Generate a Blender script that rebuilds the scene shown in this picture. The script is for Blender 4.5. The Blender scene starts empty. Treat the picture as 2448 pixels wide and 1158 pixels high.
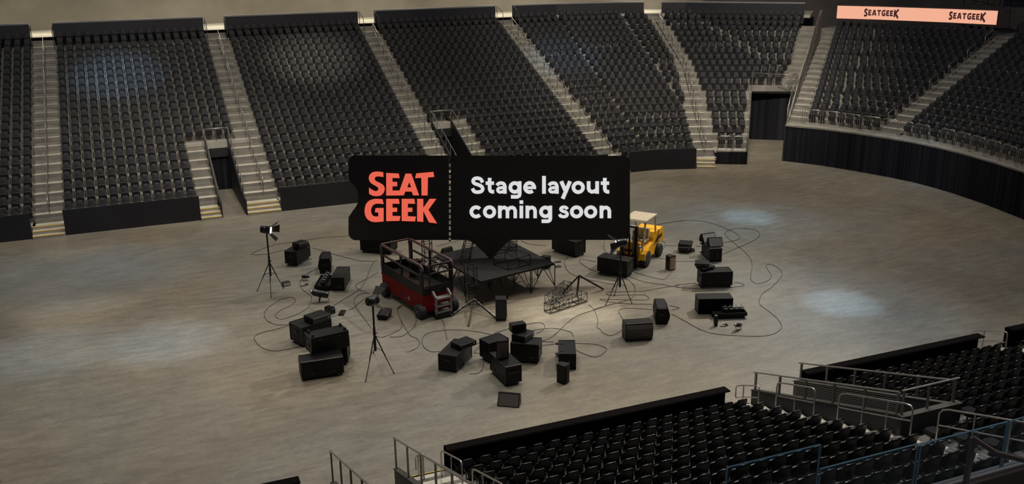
import bpy, bmesh, math, random
from mathutils import Vector, Matrix
random.seed(7)
PI = math.pi
C = bpy.context.scene.collection
W, H = 2448, 1158
# ------------------------------------------------------------------ camera
FPX = 2298.0
PITCH, ROLL, YAW = 0.3035, -0.01264, 0.38555
CZ = 13.2
_cy, _sy, _cp, _sp = math.cos(YAW), math.sin(YAW), math.cos(PITCH), math.sin(PITCH)
FW = Vector((_sy*_cp, _cy*_cp, -_sp))
R0 = Vector((_cy, -_sy, 0)); U0 = R0.cross(FW)
RT = R0*math.cos(ROLL) + U0*math.sin(ROLL)
UP = U0*math.cos(ROLL) - R0*math.sin(ROLL)
CAM = Vector((0, 0, CZ))
def ray(p): return FW + RT*((p[0]-W/2)/FPX) - UP*((p[1]-H/2)/FPX)
def onz(p, z=0.0):
    d = ray(p); return CAM + d*((z-CZ)/d.z)
def ony(p, y):
    d = ray(p); return CAM + d*(y/d.y)
def depth(v): return (Vector(v)-CAM).dot(FW)
cd = bpy.data.cameras.new('camera'); cam = bpy.data.objects.new('camera', cd); C.objects.link(cam)
cd.sensor_width = 36; cd.lens = 36*FPX/W; cd.clip_end = 400; cd.clip_start = .2
M = Matrix((( RT.x, UP.x, -FW.x), (RT.y, UP.y, -FW.y), (RT.z, UP.z, -FW.z))).to_4x4()
M.translation = CAM; cam.matrix_world = M
bpy.context.scene.camera = cam
# ------------------------------------------------------------------ materials
def mat(name, col, rough=.6, metal=0, emit=None, es=1, spec=.5, coat=0):
    m = bpy.data.materials.new(name); m.use_nodes = True
    b = m.node_tree.nodes['Principled BSDF']
    b.inputs['Base Color'].default_value = (*col, 1); b.inputs['Roughness'].default_value = rough
    b.inputs['Metallic'].default_value = metal; b.inputs['Specular IOR Level'].default_value = spec
    b.inputs['Coat Weight'].default_value = coat
    if emit: b.inputs['Emission Color'].default_value = (*emit, 1); b.inputs['Emission Strength'].default_value = es
    return m
def noisy(m, c1, c2, scale, stretch=(1,1,1), detail=4, lo=.35, hi=.65, bump=0, obj=True):
    nt = m.node_tree; N = nt.nodes; L = nt.links; b = N['Principled BSDF']
    tc = N.new('ShaderNodeTexCoord'); mp = N.new('ShaderNodeMapping'); mp.inputs['Scale'].default_value = stretch
    L.new(tc.outputs['Object'], mp.inputs['Vector'])
    n = N.new('ShaderNodeTexNoise'); n.inputs['Scale'].default_value = scale; n.inputs['Detail'].default_value = detail
    L.new(mp.outputs['Vector'], n.inputs['Vector'])
    r = N.new('ShaderNodeValToRGB'); r.color_ramp.elements[0].position = lo; r.color_ramp.elements[1].position = hi
    r.color_ramp.elements[0].color = (*c1, 1); r.color_ramp.elements[1].color = (*c2, 1)
    L.new(n.outputs['Fac'], r.inputs['Fac']); L.new(r.outputs['Color'], b.inputs['Base Color'])
    if bump:
        bp = N.new('ShaderNodeBump'); bp.inputs['Strength'].default_value = bump; L.new(n.outputs['Fac'], bp.inputs['Height']); L.new(bp.outputs['Normal'], b.inputs['Normal'])
    return m
MT = {}
MT['seat'] = noisy(mat('black_seat_plastic', (.02,.02,.022), .27, spec=.4), (.0025,.0024,.0023), (.004,.0038,.0037), 9)
MT['seatfab'] = noisy(mat('seat_shell_plastic', (.03,.03,.032), .62, spec=.3), (.020,.020,.022), (.026,.026,.028), 3)
MT['seatmetal'] = mat('seat_bracket_grey', (.03,.03,.032), .6, .1)
MT['conc'] = noisy(mat('stand_concrete', (.3,.28,.24), .75), (.20,.185,.155), (.31,.29,.25), 1.1, detail=6)
MT['greytread'] = noisy(mat('dark_grey_sealed_concrete', (.07,.07,.07), .85, spec=.2), (.085,.08,.074), (.11,.105,.098), 1.5)
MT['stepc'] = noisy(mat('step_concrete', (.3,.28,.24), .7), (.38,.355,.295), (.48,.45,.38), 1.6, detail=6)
MT['halfstep'] = noisy(mat('half_step_painted_shade', (.12,.11,.1), .85), (.10,.094,.082), (.15,.14,.122), 1.6, detail=6)  # half treads coloured dark to stand for the shade band on each step
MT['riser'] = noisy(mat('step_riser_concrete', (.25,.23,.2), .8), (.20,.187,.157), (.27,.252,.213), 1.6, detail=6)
MT['wallc'] = noisy(mat('wall_concrete', (.3,.26,.2), .8), (.125,.11,.087), (.19,.17,.138), .35, detail=7, lo=.3, hi=.7)
MT['black'] = noisy(mat('black_painted_panel', (.015,.015,.018), .5), (.013,.013,.017), (.019,.019,.024), .6)
MT['blackwall'] = noisy(mat('black_wall_paint', (.02,.02,.022), .6), (.016,.016,.018), (.024,.024,.027), .5)
MT['dark'] = mat('dark_trim', (.03,.03,.032), .5)
MT['cap'] = mat('grey_wall_cap', (.25,.24,.24), .6)
MT['capdark'] = mat('dull_brown_grey_cap', (.055,.05,.045), .7, spec=.2)
MT['nose'] = mat('yellow_nosing_paint', (.62,.42,.08), .6)
MT['steel'] = noisy(mat('brushed_steel', (.45,.42,.38), .32, .85), (.42,.39,.35), (.55,.52,.48), 20)
MT['steeld'] = mat('dull_steel', (.22,.21,.19), .4, .8)
MT['case'] = noisy(mat('black_case_laminate', (.012,.012,.012), .45, spec=.25), (.004,.004,.004), (.0075,.007,.0068), 4)
MT['caselid'] = noisy(mat('brown_black_laminate', (.02,.017,.015), .5, spec=.25), (.009,.0075,.0065), (.015,.012,.0105), 4)
MT['edge'] = mat('dark_aluminium_edge', (.04,.04,.042), .4, .6)
MT['bright'] = mat('bright_aluminium', (.6,.6,.6), .25, .9)
MT['armrest'] = mat('armrest_plastic', (.008,.008,.008), .7, spec=.15)
MT['nearblack'] = mat('black_rail_cap_paint', (.007,.0063,.006), .9, spec=0)
MT['rubber'] = mat('rubber', (.02,.02,.02), .7)
MT['grille'] = noisy(mat('speaker_grille_cloth', (.03,.025,.022), .65), (.055,.044,.04), (.07,.058,.052), 60)
MT['grilled'] = mat('dark_speaker_grille', (.007,.006,.006), .6, spec=.2)
MT['greyg'] = mat('grey_speaker_grille', (.12,.12,.115), .6)
MT['paleg'] = mat('pale_grey_panel', (.26,.25,.24), .6)
MT['spk'] = mat('speaker_cabinet_paint', (.007,.0065,.0065), .5, spec=.25)
MT['wood'] = noisy(mat('light_wood_front', (.45,.3,.16), .5), (.36,.235,.125), (.47,.32,.18), 3, (1,1,12), lo=.3, hi=.7)
MT['truss'] = mat('black_truss_steel', (.028,.026,.024), .4, .6)
MT['chrome'] = mat('chrome_tube', (.5,.5,.52), .15, 1)
MT['deck'] = noisy(mat('black_stage_deck', (.014,.013,.013), .65, spec=.2), (.008,.0075,.007), (.012,.011,.011), 6)
MT['lamp'] = mat('black_lamp_housing', (.02,.02,.02), .3, .5)
MT['lens'] = mat('lit_lamp_lens', (1,.95,.8), .3, 0, (1,.9,.68), 9)
MT['red'] = noisy(mat('red_lift_paint', (.25,.01,.012), .6, spec=.15), (.15,.004,.006), (.18,.006,.008), 3)
MT['bk'] = mat('satin_black_paint', (.007,.0065,.0065), .4, spec=.3)
MT['maroon'] = mat('dark_maroon_rail_paint', (.05,.022,.022), .45)
MT['grey'] = mat('mid_grey_paint', (.16,.16,.16), .5)
MT['yellow'] = noisy(mat('yellow_forklift_paint', (.72,.36,.01), .45, spec=.3), (.78,.39,.012), (.9,.47,.02), 3)
MT['beige'] = noisy(mat('beige_roof_paint', (.5,.42,.28), .6), (.42,.35,.24), (.55,.47,.33), 8)
MT['glass'] = mat('clear_mirror_glass', (.8,.8,.8), .1, .9)
MT['cable'] = mat('black_cable_rubber', (.02,.018,.015), .6)
MT['sign'] = mat('near_black_sign_panel', (.022,.0195,.019), .7, spec=.1)
MT['coral'] = mat('coral_lit_lettering', (.02,.004,.002), .8, 0, (.80,.13,.08), 1, spec=0)
MT['white'] = mat('white_lit_lettering', (.02,.02,.02), .8, 0, (.70,.70,.70), 1, spec=0)
MT['led'] = mat('peach_led_screen', (.02,.01,.006), .5, 0, (.89,.43,.29), 1, spec=.1)
MT['ledtext'] = mat('dark_brown_led_lettering', (.02,.008,.006), .6, 0, (.045,.012,.01), 1)
MT['brown'] = noisy(mat('brown_fascia_paint', (.05,.035,.03), .5), (.045,.033,.028), (.06,.044,.038), 2)
MT['brownrail'] = mat('brown_rail_paint', (.15,.12,.105), .5, .1)
MT['blueedge'] = mat('blue_glass_edge', (.13,.27,.36), .3, 0, spec=.5)
MT['seatblue'] = mat('dark_blue_seats', (.01,.015,.035), .5)
MT['darkwall'] = noisy(mat('falloff_shaded_wall', (.04,.033,.03), .8), (.05,.042,.038), (.075,.064,.058), .4)  # tone lowered to paint the light falling off along the rear wall
MT['fixture'] = mat('black_fixture_metal', (.03,.03,.03), .3, .5)
def glassmat():
    m = bpy.data.materials.new('clear_rail_glass'); m.use_nodes = True
    nt = m.node_tree; N = nt.nodes; L = nt.links; N.remove(N['Principled BSDF'])
    t = N.new('ShaderNodeBsdfTransparent'); t.inputs['Color'].default_value = (.86,.92,.96,1)
    g = N.new('ShaderNodeBsdfGlossy'); g.inputs['Roughness'].default_value = .05; g.inputs['Color'].default_value = (.8,.9,1,1)
    x = N.new('ShaderNodeMixShader'); x.inputs['Fac'].default_value = .03
    L.new(t.outputs[0], x.inputs[1]); L.new(g.outputs[0], x.inputs[2]); L.new(x.outputs[0], N['Material Output'].inputs['Surface'])
    return m
MT['pane'] = glassmat()
def curtainmat():
    m = mat('black_pleated_cloth', (.012,.012,.016), .85, spec=.15)
    nt = m.node_tree; N = nt.nodes; L = nt.links; b = N['Principled BSDF']
    tc = N.new('ShaderNodeTexCoord'); mp = N.new('ShaderNodeMapping'); mp.inputs['Scale'].default_value = (2.2,2.2,.02)
    n = N.new('ShaderNodeTexNoise'); n.inputs['Scale'].default_value = 1.6; n.inputs['Detail'].default_value = 3
    r = N.new('ShaderNodeValToRGB'); r.color_ramp.elements[0].position = .35; r.color_ramp.elements[1].position = .68
    r.color_ramp.elements[0].color = (.008,.008,.010,1); r.color_ramp.elements[1].color = (.027,.027,.034,1)
    L.new(tc.outputs['Object'], mp.inputs['Vector']); L.new(mp.outputs['Vector'], n.inputs['Vector'])
    L.new(n.outputs['Fac'], r.inputs['Fac']); L.new(r.outputs['Color'], b.inputs['Base Color'])
    return m
MT['curtain'] = curtainmat()
def floormat():
    m = mat('polished_concrete_floor', (.3,.28,.24), .42, spec=.5)
    nt = m.node_tree; N = nt.nodes; L = nt.links; b = N['Principled BSDF']
    tc = N.new('ShaderNodeTexCoord')
    def nz(scale, st, det, c1, c2, lo, hi, rot=0):
        mp = N.new('ShaderNodeMapping'); mp.inputs['Scale'].default_value = st; mp.inputs['Rotation'].default_value = (0,0,rot)
        n = N.new('ShaderNodeTexNoise'); n.inputs['Scale'].default_value = scale; n.inputs['Detail'].default_value = det; n.inputs['Roughness'].default_value = .66
        r = N.new('ShaderNodeValToRGB'); r.color_ramp.elements[0].position = lo; r.color_ramp.elements[1].position = hi
        r.color_ramp.elements[0].color = (*c1,1); r.color_ramp.elements[1].color = (*c2,1)
        L.new(tc.outputs['Object'], mp.inputs['Vector']); L.new(mp.outputs['Vector'], n.inputs['Vector']); L.new(n.outputs['Fac'], r.inputs['Fac'])
        return r, n
    def mul(a, b_, f=1):
        x = N.new('ShaderNodeMix'); x.data_type = 'RGBA'; x.blend_type = 'MULTIPLY'; x.inputs[0].default_value = f
        L.new(a, x.inputs[6]); L.new(b_, x.inputs[7]); return x.outputs[2]
    r1, n1 = nz(.35, (1,1.4,1), 7, (.172,.162,.132), (.222,.209,.171), .35, .66)
    r2, n2 = nz(1.1, (1,3.2,1), 10, (.80,.79,.78), (1.08,1.075,1.06), .36, .62, -.25)
    r3, n3 = nz(5.5, (1,1.6,1), 10, (.86,.86,.85), (1.05,1.05,1.04), .36, .6)
    r4, n4 = nz(2.3, (1,1,1), 1, (.35,.33,.3), (1,1,1), .2, .235)
    r5, n5 = nz(.1, (1,1,1), 2, (.95,.98,1.04), (1.08,.99,.90), .4, .62)
    o = mul(mul(mul(mul(r1.outputs[0], r2.outputs[0]), r3.outputs[0]), r4.outputs[0], .7), r5.outputs[0])
    L.new(o, b.inputs['Base Color'])
    rr = N.new('ShaderNodeMapRange'); rr.inputs['To Min'].default_value = .36; rr.inputs['To Max'].default_value = .5
    L.new(n2.outputs['Fac'], rr.inputs['Value']); L.new(rr.outputs['Result'], b.inputs['Roughness'])
    return m
MT['floor'] = floormat()
# ------------------------------------------------------------------ mesh builder
class MB:
    def __init__(s): s.v = []; s.f = []; s.sm = []
    def add(s, vs, fs, smooth=False):
        o = len(s.v); s.v += [tuple(v) for v in vs]; s.f += [tuple(i+o for i in f) for f in fs]; s.sm += [smooth]*len(fs); return s
    def box(s, x0, x1, y0, y1, z0, z1, b=0, m=None):
        if b > 0:
            vs = []
            for z, i in ((z0, b), (z0+b, 0), (z1-b, 0), (z1, b)):
                for (ax, ay) in ((x0+i, y0+i), (x1-i, y0+i), (x1-i, y1-i), (x0+i, y1-i)): vs.append((ax, ay, z))
            fs = [(3,2,1,0), (12,13,14,15)]
            for k in range(3):
                for j in range(4): a = k*4+j; c = k*4+(j+1) % 4; fs.append((a, c, c+4, a+4))
        else:
            vs = [(x,y,z) for z in (z0,z1) for x,y in ((x0,y0),(x1,y0),(x1,y1),(x0,y1))]
            fs = [(3,2,1,0),(4,5,6,7),(0,1,5,4),(1,2,6,5),(2,3,7,6),(3,0,4,7)]
        if m is not None: vs = [m @ Vector(v) for v in vs]
        return s.add(vs, fs)
    def tube(s, pts, r, n=8, cap=True, closed=False):
        pts = [Vector(p) for p in pts]; k = len(pts); vs = []; fs = []
        nrm = None
        for i, p in enumerate(pts):
            a = pts[(i-1) % k] if (closed or i > 0) else p; b = pts[(i+1) % k] if (closed or i < k-1) else p
            t = (b-a).normalized()
            if nrm is None:
                nrm = t.cross(Vector((0,0,1)) if abs(t.z) < .9 else Vector((1,0,0))).normalized()
            nrm = (nrm - t*nrm.dot(t)).normalized(); bn = t.cross(nrm)
            rr = r[i] if isinstance(r, (list, tuple)) else r
            for j in range(n): an = 2*PI*j/n; vs.append(p + nrm*math.cos(an)*rr + bn*math.sin(an)*rr)
        for i in range(k if closed else k-1):
            for j in range(n): a = i*n+j; b_ = i*n+(j+1) % n; c = ((i+1) % k)*n; fs.append((a, b_, c+(j+1) % n, c+j))
        s.add(vs, fs, n > 5)
        if cap and not closed: s.add(vs[:n], [tuple(range(n))[::-1]]); s.add(vs[-n:], [tuple(range(n))])
        return s
    def bar(s, a, b, w, h=None):      # square bar
        h = h or w; a = Vector(a); b = Vector(b); t = (b-a).normalized()
        x = t.cross(Vector((0,0,1)) if abs(t.z) < .95 else Vector((1,0,0))).normalized(); y = x.cross(t)
        vs = [p + x*i*w/2 + y*j*h/2 for p in (a, b) for i, j in ((-1,-1),(1,-1),(1,1),(-1,1))]
        return s.add(vs, [(3,2,1,0),(4,5,6,7),(0,1,5,4),(1,2,6,5),(2,3,7,6),(3,0,4,7)])
    def prism(s, poly, a, b, axis='z', smooth=False):   # poly 2D extruded from a to b
        def P(u, v, w): return {'z': (u,v,w), 'y': (u,w,v), 'x': (w,u,v)}[axis]
        k = len(poly); vs = [P(u,v,a) for u,v in poly] + [P(u,v,b) for u,v in poly]
        fs = [tuple(range(k))[::-1], tuple(range(k,2*k))]
        s.add(vs, fs); s.add(vs, [(i,(i+1)%k,k+(i+1)%k,k+i) for i in range(k)], smooth); return s
    def lathe(s, prof, n=20, m=None):
        vs = []; fs = []
        for r, z in prof:
            for j in range(n): vs.append(Vector((r*math.cos(2*PI*j/n), r*math.sin(2*PI*j/n), z)))
        for i in range(len(prof)-1):
            for j in range(n): a=i*n+j; b=i*n+(j+1)%n; fs.append((a,b,b+n,a+n))
        if m is not None: vs = [m @ v for v in vs]
        s.add(vs, fs, True); s.add(vs[:n], [tuple(range(n))[::-1]]); s.add(vs[-n:], [tuple(range(n))]); return s
    def tr(s, m):
        s.v = [tuple(m @ Vector(v)) for v in s.v]; return s
    def mesh(s, name, m, fix=True):
        me = bpy.data.meshes.new(name); me.from_pydata(s.v, [], s.f); me.materials.append(m if not isinstance(m, str) else MT[m])
        me.polygons.foreach_set('use_smooth', s.sm)
        if fix and len(s.f) < 6000:
            bm = bmesh.new(); bm.from_mesh(me); bmesh.ops.recalc_face_normals(bm, faces=bm.faces); bm.to_mesh(me); bm.free()
        me.update(); return me
    def build(s, name, m, parent=None, label=None, fix=True):
        o = bpy.data.objects.new(name, s.mesh(name, m, fix)); C.objects.link(o)
        if parent is not None: o.parent = parent
        if label: o['label'] = label
        return o
def tag(o, label, cat, group=None, kind=None):
    o['label'] = label; o['category'] = cat
    if group: o['group'] = group
    if kind: o['kind'] = kind
    return o
def struct(o): o['kind'] = 'structure'; return o
def thing(name, label, cat, loc=(0,0,0), yaw=0, group=None, rot=None):
    o = bpy.data.objects.new(name, None); C.objects.link(o); o.location = loc
    o.rotation_euler = rot if rot is not None else (0,0,yaw)
    o.empty_display_size = .1
    tag(o, label, cat, group); return o
def copy_tree(o, parent=None):
    c = o.copy(); C.objects.link(c)
    if parent is not None: c.parent = parent
    for ch in list(KIDS.get(o.name, [])): pass
    return c
KIDS = {}
def dup(root, kids, loc, yaw, label, group=None, scale=None, rot=None):
    """kids: list of (part, [sub-parts]) of root"""
    r = root.copy(); C.objects.link(r); r.location = loc; r.rotation_euler = rot if rot is not None else (0,0,yaw)
    if scale: r.scale = scale
    r['label'] = label
    if group: r['group'] = group
    for k, subs in kids:
        c = k.copy(); C.objects.link(c); c.parent = r
        for g in subs: d = g.copy(); C.objects.link(d); d.parent = c
    return r
def cr(pts, n=6, closed=False):      # Catmull-Rom through points
    P = [Vector(p) for p in pts]; k = len(P); out = []
    rng = k if closed else k-1
    for i in range(rng):
        a, b, c, d = (P[(i-1) % k] if (closed or i > 0) else P[i]), P[i], P[(i+1) % k], (P[(i+2) % k] if (closed or i+2 < k) else P[(i+1) % k])
        for j in range(n):
            t = j/n; out.append(.5*((2*b)+(c-a)*t+(2*a-5*b+4*c-d)*t*t+(3*b-a-3*c+d)*t**3))
    if not closed: out.append(P[-1])
    return out
ORD = ['first','second','third','fourth','fifth','sixth','seventh','eighth','ninth','tenth','eleventh','twelfth','thirteenth','fourteenth','fifteenth','sixteenth','seventeenth','eighteenth','nineteenth','twentieth','twenty-first','twenty-second','twenty-third','twenty-fourth','twenty-fifth','twenty-sixth','twenty-seventh','twenty-eighth','twenty-ninth','thirtieth']
# ------------------------------------------------------------------ bowl geometry (plan lines of every row)
V2 = lambda x, y: Vector((x, y))
RZ, RD = .329, .783
def zf(n): return .449 + RZ*n                 # far stand tread height
uC = V2(math.cos(math.radians(29)), -math.sin(math.radians(29))); uD = V2(.725, -.688)
def lerp(a, b, t): return a + (b-a)*t
def far_line(n):
    t = n/22; y = 49.53 + RD*n
    k1 = lerp(V2(29.2, 49.53), V2(30.9, 66.76), t); k1.y = y
    k2 = lerp(V2(33.05, 48.54), V2(35.54, 65.69), t)
    out = [V2(-14, y), k1, k2]
    if n >= 10:
        s = 8.8 + (n-10)/12*(4.97-8.8); cdp = k2 + uC*s; out += [cdp, cdp + uD*9]
    else: out += [k2 + uC*12]
    return out
def end_front(): return [V2(38.02,48.18), V2(39.25,46.2), V2(40.05,44.1), V2(40.8,41.86), V2(41.1,40.3), V2(41.2,38.6), V2(41.1,37.1), V2(40.85,34.9), V2(40.3,32.5), V2(39.6,30)]
EA = [43.9, 38, 28, 19.6, 15, 10, 6, 0, -5, -8]
def end_line(j):
    o = [p + V2(math.cos(math.radians(a)), math.sin(math.radians(a)))*.84*j for p, a in zip(end_front(), EA)]
    o[0] = o[0] + (o[0]-o[1]).normalized()*.25; return o
def ze(j): return 2.25 + .25*j
def near_line(n): return [V2(-6, 20.40-.746*n), V2(30, 20.40-.746*n)]
def zn(n): return .55 + .24*n
def cut(line, bd):
    """arc position on polyline 'line' where it meets polyline 'bd'"""
    best = None
    for i in range(len(line)-1):
        p, r = line[i], line[i+1]-line[i]
        for j in range(len(bd)-1):
            q, s = bd[j], bd[j+1]-bd[j]
            den = r.x*s.y - r.y*s.x
            if abs(den) < 1e-9: continue
            t = ((q-p).x*s.y - (q-p).y*s.x)/den; u = ((q-p).x*r.y - (q-p).y*r.x)/den
            if -1e-6 <= t <= 1+1e-6 and -1e-6 <= u <= 1+1e-6: return i + min(max(t, 0), 1)
    return None
def sub(line, a, b):
    def P(t):
        i = min(int(t), len(line)-2); return lerp(line[i], line[i+1], t-i)
    out = [P(a)]
    for k in range(len(line)):
        if a + 1e-6 < k < b - 1e-6: out.append(line[k])
    out.append(P(b)); return out
def resample(pl, m):
    L = [0]
    for a, b in zip(pl, pl[1:]): L.append(L[-1] + (b-a).length)
    out = []
    for k in range(m):
        d = L[-1]*k/(m-1)
        for i in range(len(pl)-1):
            if d <= L[i+1] + 1e-9: out.append(lerp(pl[i], pl[i+1], (d-L[i])/max(L[i+1]-L[i], 1e-9))); break
    return out
X = lambda x: [V2(x, -60), V2(x, 90)]
def ln(p, d, a=-20, b=40): p, d = V2(*p), V2(*d).normalized(); return [p + d*a, p + d*b]
L5 = [V2(31.2, 46.0), V2(32.1, 49.0), V2(35.7, 57.5), V2(37.2, 64.5), V2(37.7, 68)]
R5 = [p + V2(1.07, -.55) for p in L5]
PL = ln((34.93, 47.78), (.593, .805)); PR = ln((37.4, 47.65), (.593, .73))
R6 = ln((38.02, 48.18), (.725, .688)); R6a = ln((37.25, 49.0), (.725, .688)); L6e = ln((38.8, 47.5), (.71, .70))
L7 = ln((41.2, 43.45), (.943, .333), -1.2, 30); R7 = ln((41.65, 42.2), (.943, .333), -2, 30)
REND = ln((41.5, 31.6), (1, -.08), -4, 40)
def region(line, zfun, bl, br, n0, n1, m=2, riser0=None, depth_to=None):
    """stepped terrace between two side boundaries for rows n0..n1 (inclusive): treads, risers and closed sides"""
    mb = MB(); prev = None
    for n in range(n0, n1+1):
        f, b = line(n), line(n+1)
        ca, cb = cut(f, bl), cut(f, br); da, db = cut(b, bl), cut(b, br)
        if None in (ca, cb, da, db): continue
        F = resample(sub(f, ca, cb), m); B = resample(sub(b, da, db), m)
        z = zfun(n); zl = zfun(n-1) if prev is not None else (riser0 if riser0 is not None else zfun(n-1))
        vs = [(p.x,p.y,z) for p in F] + [(p.x,p.y,z) for p in B]
        mb.add(vs, [(i,i+1,m+i+1,m+i) for i in range(m-1)])
        vs = [(p.x,p.y,zl) for p in F] + [(p.x,p.y,z) for p in F]
        mb.add(vs, [(i,i+1,m+i+1,m+i) for i in range(m-1)])
        zb = min(zl, z) - .5
        for i in (0, m-1):
            mb.add([(F[i].x,F[i].y,zb),(B[i].x,B[i].y,zb),(B[i].x,B[i].y,z),(F[i].x,F[i].y,z)], [(0,1,2,3)])
        prev = n
    return mb
def stairs(line, zfun, bl, br, n0, n1, m=2, bottom=None):
    """aisle: a light block on each row (full nosing) and a half step against the next riser"""
    a, r, h = MB(), MB(), MB()
    for n in range(n0, n1+1):
        f0, f1 = line(n), line(n+.5); z = zfun(n); z1 = zfun(n+.5)
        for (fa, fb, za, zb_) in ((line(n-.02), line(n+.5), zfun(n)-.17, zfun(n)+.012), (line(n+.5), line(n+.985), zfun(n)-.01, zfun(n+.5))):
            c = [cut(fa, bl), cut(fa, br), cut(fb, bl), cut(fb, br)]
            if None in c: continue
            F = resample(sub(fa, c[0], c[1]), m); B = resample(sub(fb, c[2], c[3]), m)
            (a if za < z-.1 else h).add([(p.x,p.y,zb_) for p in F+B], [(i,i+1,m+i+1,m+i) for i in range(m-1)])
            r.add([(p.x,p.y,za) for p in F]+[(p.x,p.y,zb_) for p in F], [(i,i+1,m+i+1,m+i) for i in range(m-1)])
    return a, r, h
def wallstrip(pl, z0, z1, th=.1, side=1):
    """vertical wall of thickness th along a plan polyline"""
    mb = MB(); k = len(pl); off = []
    for i, p in enumerate(pl):
        a = pl[max(i-1,0)]; b = pl[min(i+1,k-1)]; t = (b-a).normalized(); off.append(p + V2(-t.y, t.x)*th*side)
    zz0 = z0 if isinstance(z0, list) else [z0]*k; zz1 = z1 if isinstance(z1, list) else [z1]*k
    vs = []
    for i in range(k): vs += [(pl[i].x,pl[i].y,zz0[i]),(pl[i].x,pl[i].y,zz1[i]),(off[i].x,off[i].y,zz1[i]),(off[i].x,off[i].y,zz0[i])]
    fs = []
    for i in range(k-1):
        for j in range(4): fs.append((i*4+j, i*4+(j+1)%4, (i+1)*4+(j+1)%4, (i+1)*4+j))
    fs += [(0,1,2,3), tuple((k-1)*4+j for j in (3,2,1,0))]
    return mb.add(vs, fs)
# ------------------------------------------------------------------ floor and shell
mb = MB(); mb.add([(-30,-5,0),(60,-5,0),(60,75,0),(-30,75,0)], [(0,1,2,3)]); struct(mb.build('floor', 'floor'))
# far stand terraces
tn = 0
def terrace(*a, **k):
    return struct(region(*a, **k).build('seating_terrace', 'conc', fix=False))
V2L, V2R = 4.03, 5.32; V3L, V3R = 17.15, 18.45
terrace(far_line, zf, X(-13), X(V2L), 0, 6, riser0=0); terrace(far_line, zf, X(V2R), X(V3L), 0, 6, riser0=0)
terrace(far_line, zf, X(V3R), L5, 0, 6, m=24, riser0=0)
terrace(far_line, zf, X(-13), L5, 7, 21, m=40)
terrace(far_line, zf, L5, PL, 1, 9, m=10, riser0=.1)
terrace(far_line, zf, L5, R6, 10, 21, m=16)
# end stand
terrace(end_line, ze, ln((38.02,48.18),(.725,.70)), REND, 0, 17, m=40, riser0=2.0)
# aisles
def aisle(line, zfun, bl, br, n0, n1, m=2):
    a, r, h = stairs(line, zfun, bl, br, n0, n1, m)
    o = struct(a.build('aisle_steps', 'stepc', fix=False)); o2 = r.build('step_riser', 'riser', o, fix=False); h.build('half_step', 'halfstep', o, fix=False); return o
aisle(far_line, zf, X(-4.5), X(-3.25), 0, 21)
aisle(far_line, zf, X(3.06), X(V2L-.06), 0, 6)
aisle(far_line, zf, X(V2R+.08), X(6.95), 0, 6); aisle(far_line, zf, X(5.72), X(6.95), 7, 21)
aisle(far_line, zf, X(15.9), X(V3L-.08), 0, 6); aisle(far_line, zf, X(15.9), X(17.0), 7, 21)
aisle(far_line, zf, X(V3R+.08), X(19.25), 0, 6)
aisle(far_line, zf, X(26.1), X(27.3), 0, 21)
aisle(far_line, zf, L5, R5, 0, 21, 3)
aisle(far_line, zf, R6a, R6, 10, 21, 3)
aisle(end_line, ze, ln((38.05,48.12),(.725,.69)), L6e, 0, 17, 3)
aisle(end_line, ze, L7, R7, 0, 17, 3)
# floor-level entry steps with yellow nosings
def entry(x0, x1, y, d=V2(0,1), u=None, zt=.449):
    mb, ny = MB(), MB(); u = u or V2(1,0)
    for k in range(3):
        z = .15*(k+1) if k < 2 else zt
        a = V2(x0, y) + d*(.34*k)
        L = x1 - x0; p = [a, a+u*L, a+u*L+d*(.36 if k < 2 else .9), a+d*(.36 if k < 2 else .9)]
        mb.add([(q.x,q.y,0) for q in p]+[(q.x,q.y,z) for q in p], [(4,5,6,7),(0,1,5,4),(1,2,6,5),(2,3,7,6),(3,0,4,7)])
        p = [a-d*.012, a+u*L-d*.012, a+u*L+d*.05, a+d*.05]
        ny.add([(q.x,q.y,z-.03) for q in p]+[(q.x,q.y,z+.005) for q in p], [(4,5,6,7),(0,1,5,4),(1,2,6,5),(2,3,7,6),(3,0,4,7)])
    o = struct(mb.build('entry_steps', 'stepc')); ny.build('step_nosing', 'nose', o)
entry(-4.62, -3.22, 48.72); entry(3.04, 4.03, 48.72); entry(5.32, 7.0, 48.72); entry(15.85, 17.1, 48.72); entry(18.5, 19.3, 48.72); entry(26.0, 27.4, 48.72)
dC = V2(.485, .875)
entry(31.52, 32.62, 48.0, dC, uC)
# front walls of the far stand
def fwall(pl, z1, m='black', z0=0): return struct(wallstrip(pl, z0, z1, .12).build('wall_far', m))
for a, b in ((-14,-4.64),(-3.2,3.03),(7.02,15.83),(19.32,25.98)): fwall([V2(a,48.92), V2(b,48.92)], 1.24)
fwall([V2(27.42,48.92), V2(29.3,48.85), V2(31.5,48.1)], 1.24)
# vomitory tunnels
def vom(xl, xr, y0=48.95, ny=7):
    yb = 55.0
    for x, s in ((xl, 1), (xr, -1)):
        pl = [V2(x, y0)] ; z1 = [.80]
        for n in range(ny): pl.append(V2(x, 49.53+RD*(n+1))); z1.append(zf(n)+.52)
        pl += [V2(x, yb+2)]; z1.append(2.9)
        struct(wallstrip(pl, 0, z1, .07, -s).build('wall_tunnel', 'blackwall'))
    mb = MB(); mb.box(xl-.1, xr+.1, 49.53+7*RD-.02, 49.53+7*RD+.12, 2.42, 2.80); mb.box(xl-1.1, xr+1.1, 49.53+7*RD-.03, 49.53+7*RD+.1, 2.40, 2.76)
    struct(mb.build('trim_1', 'stepc'))
    struct(MB().box(xl, xr, 49.53+7*RD+.1, yb+1.2, 2.38, 2.44).build('ceiling', 'blackwall'))
    struct(MB().box(xl, xr, 54.9, 55.0, 1.9, 2.4).build('wall_tunnel_lintel', 'blackwall'))
vom(V2L, V2R); vom(V3L, V3R)
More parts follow.
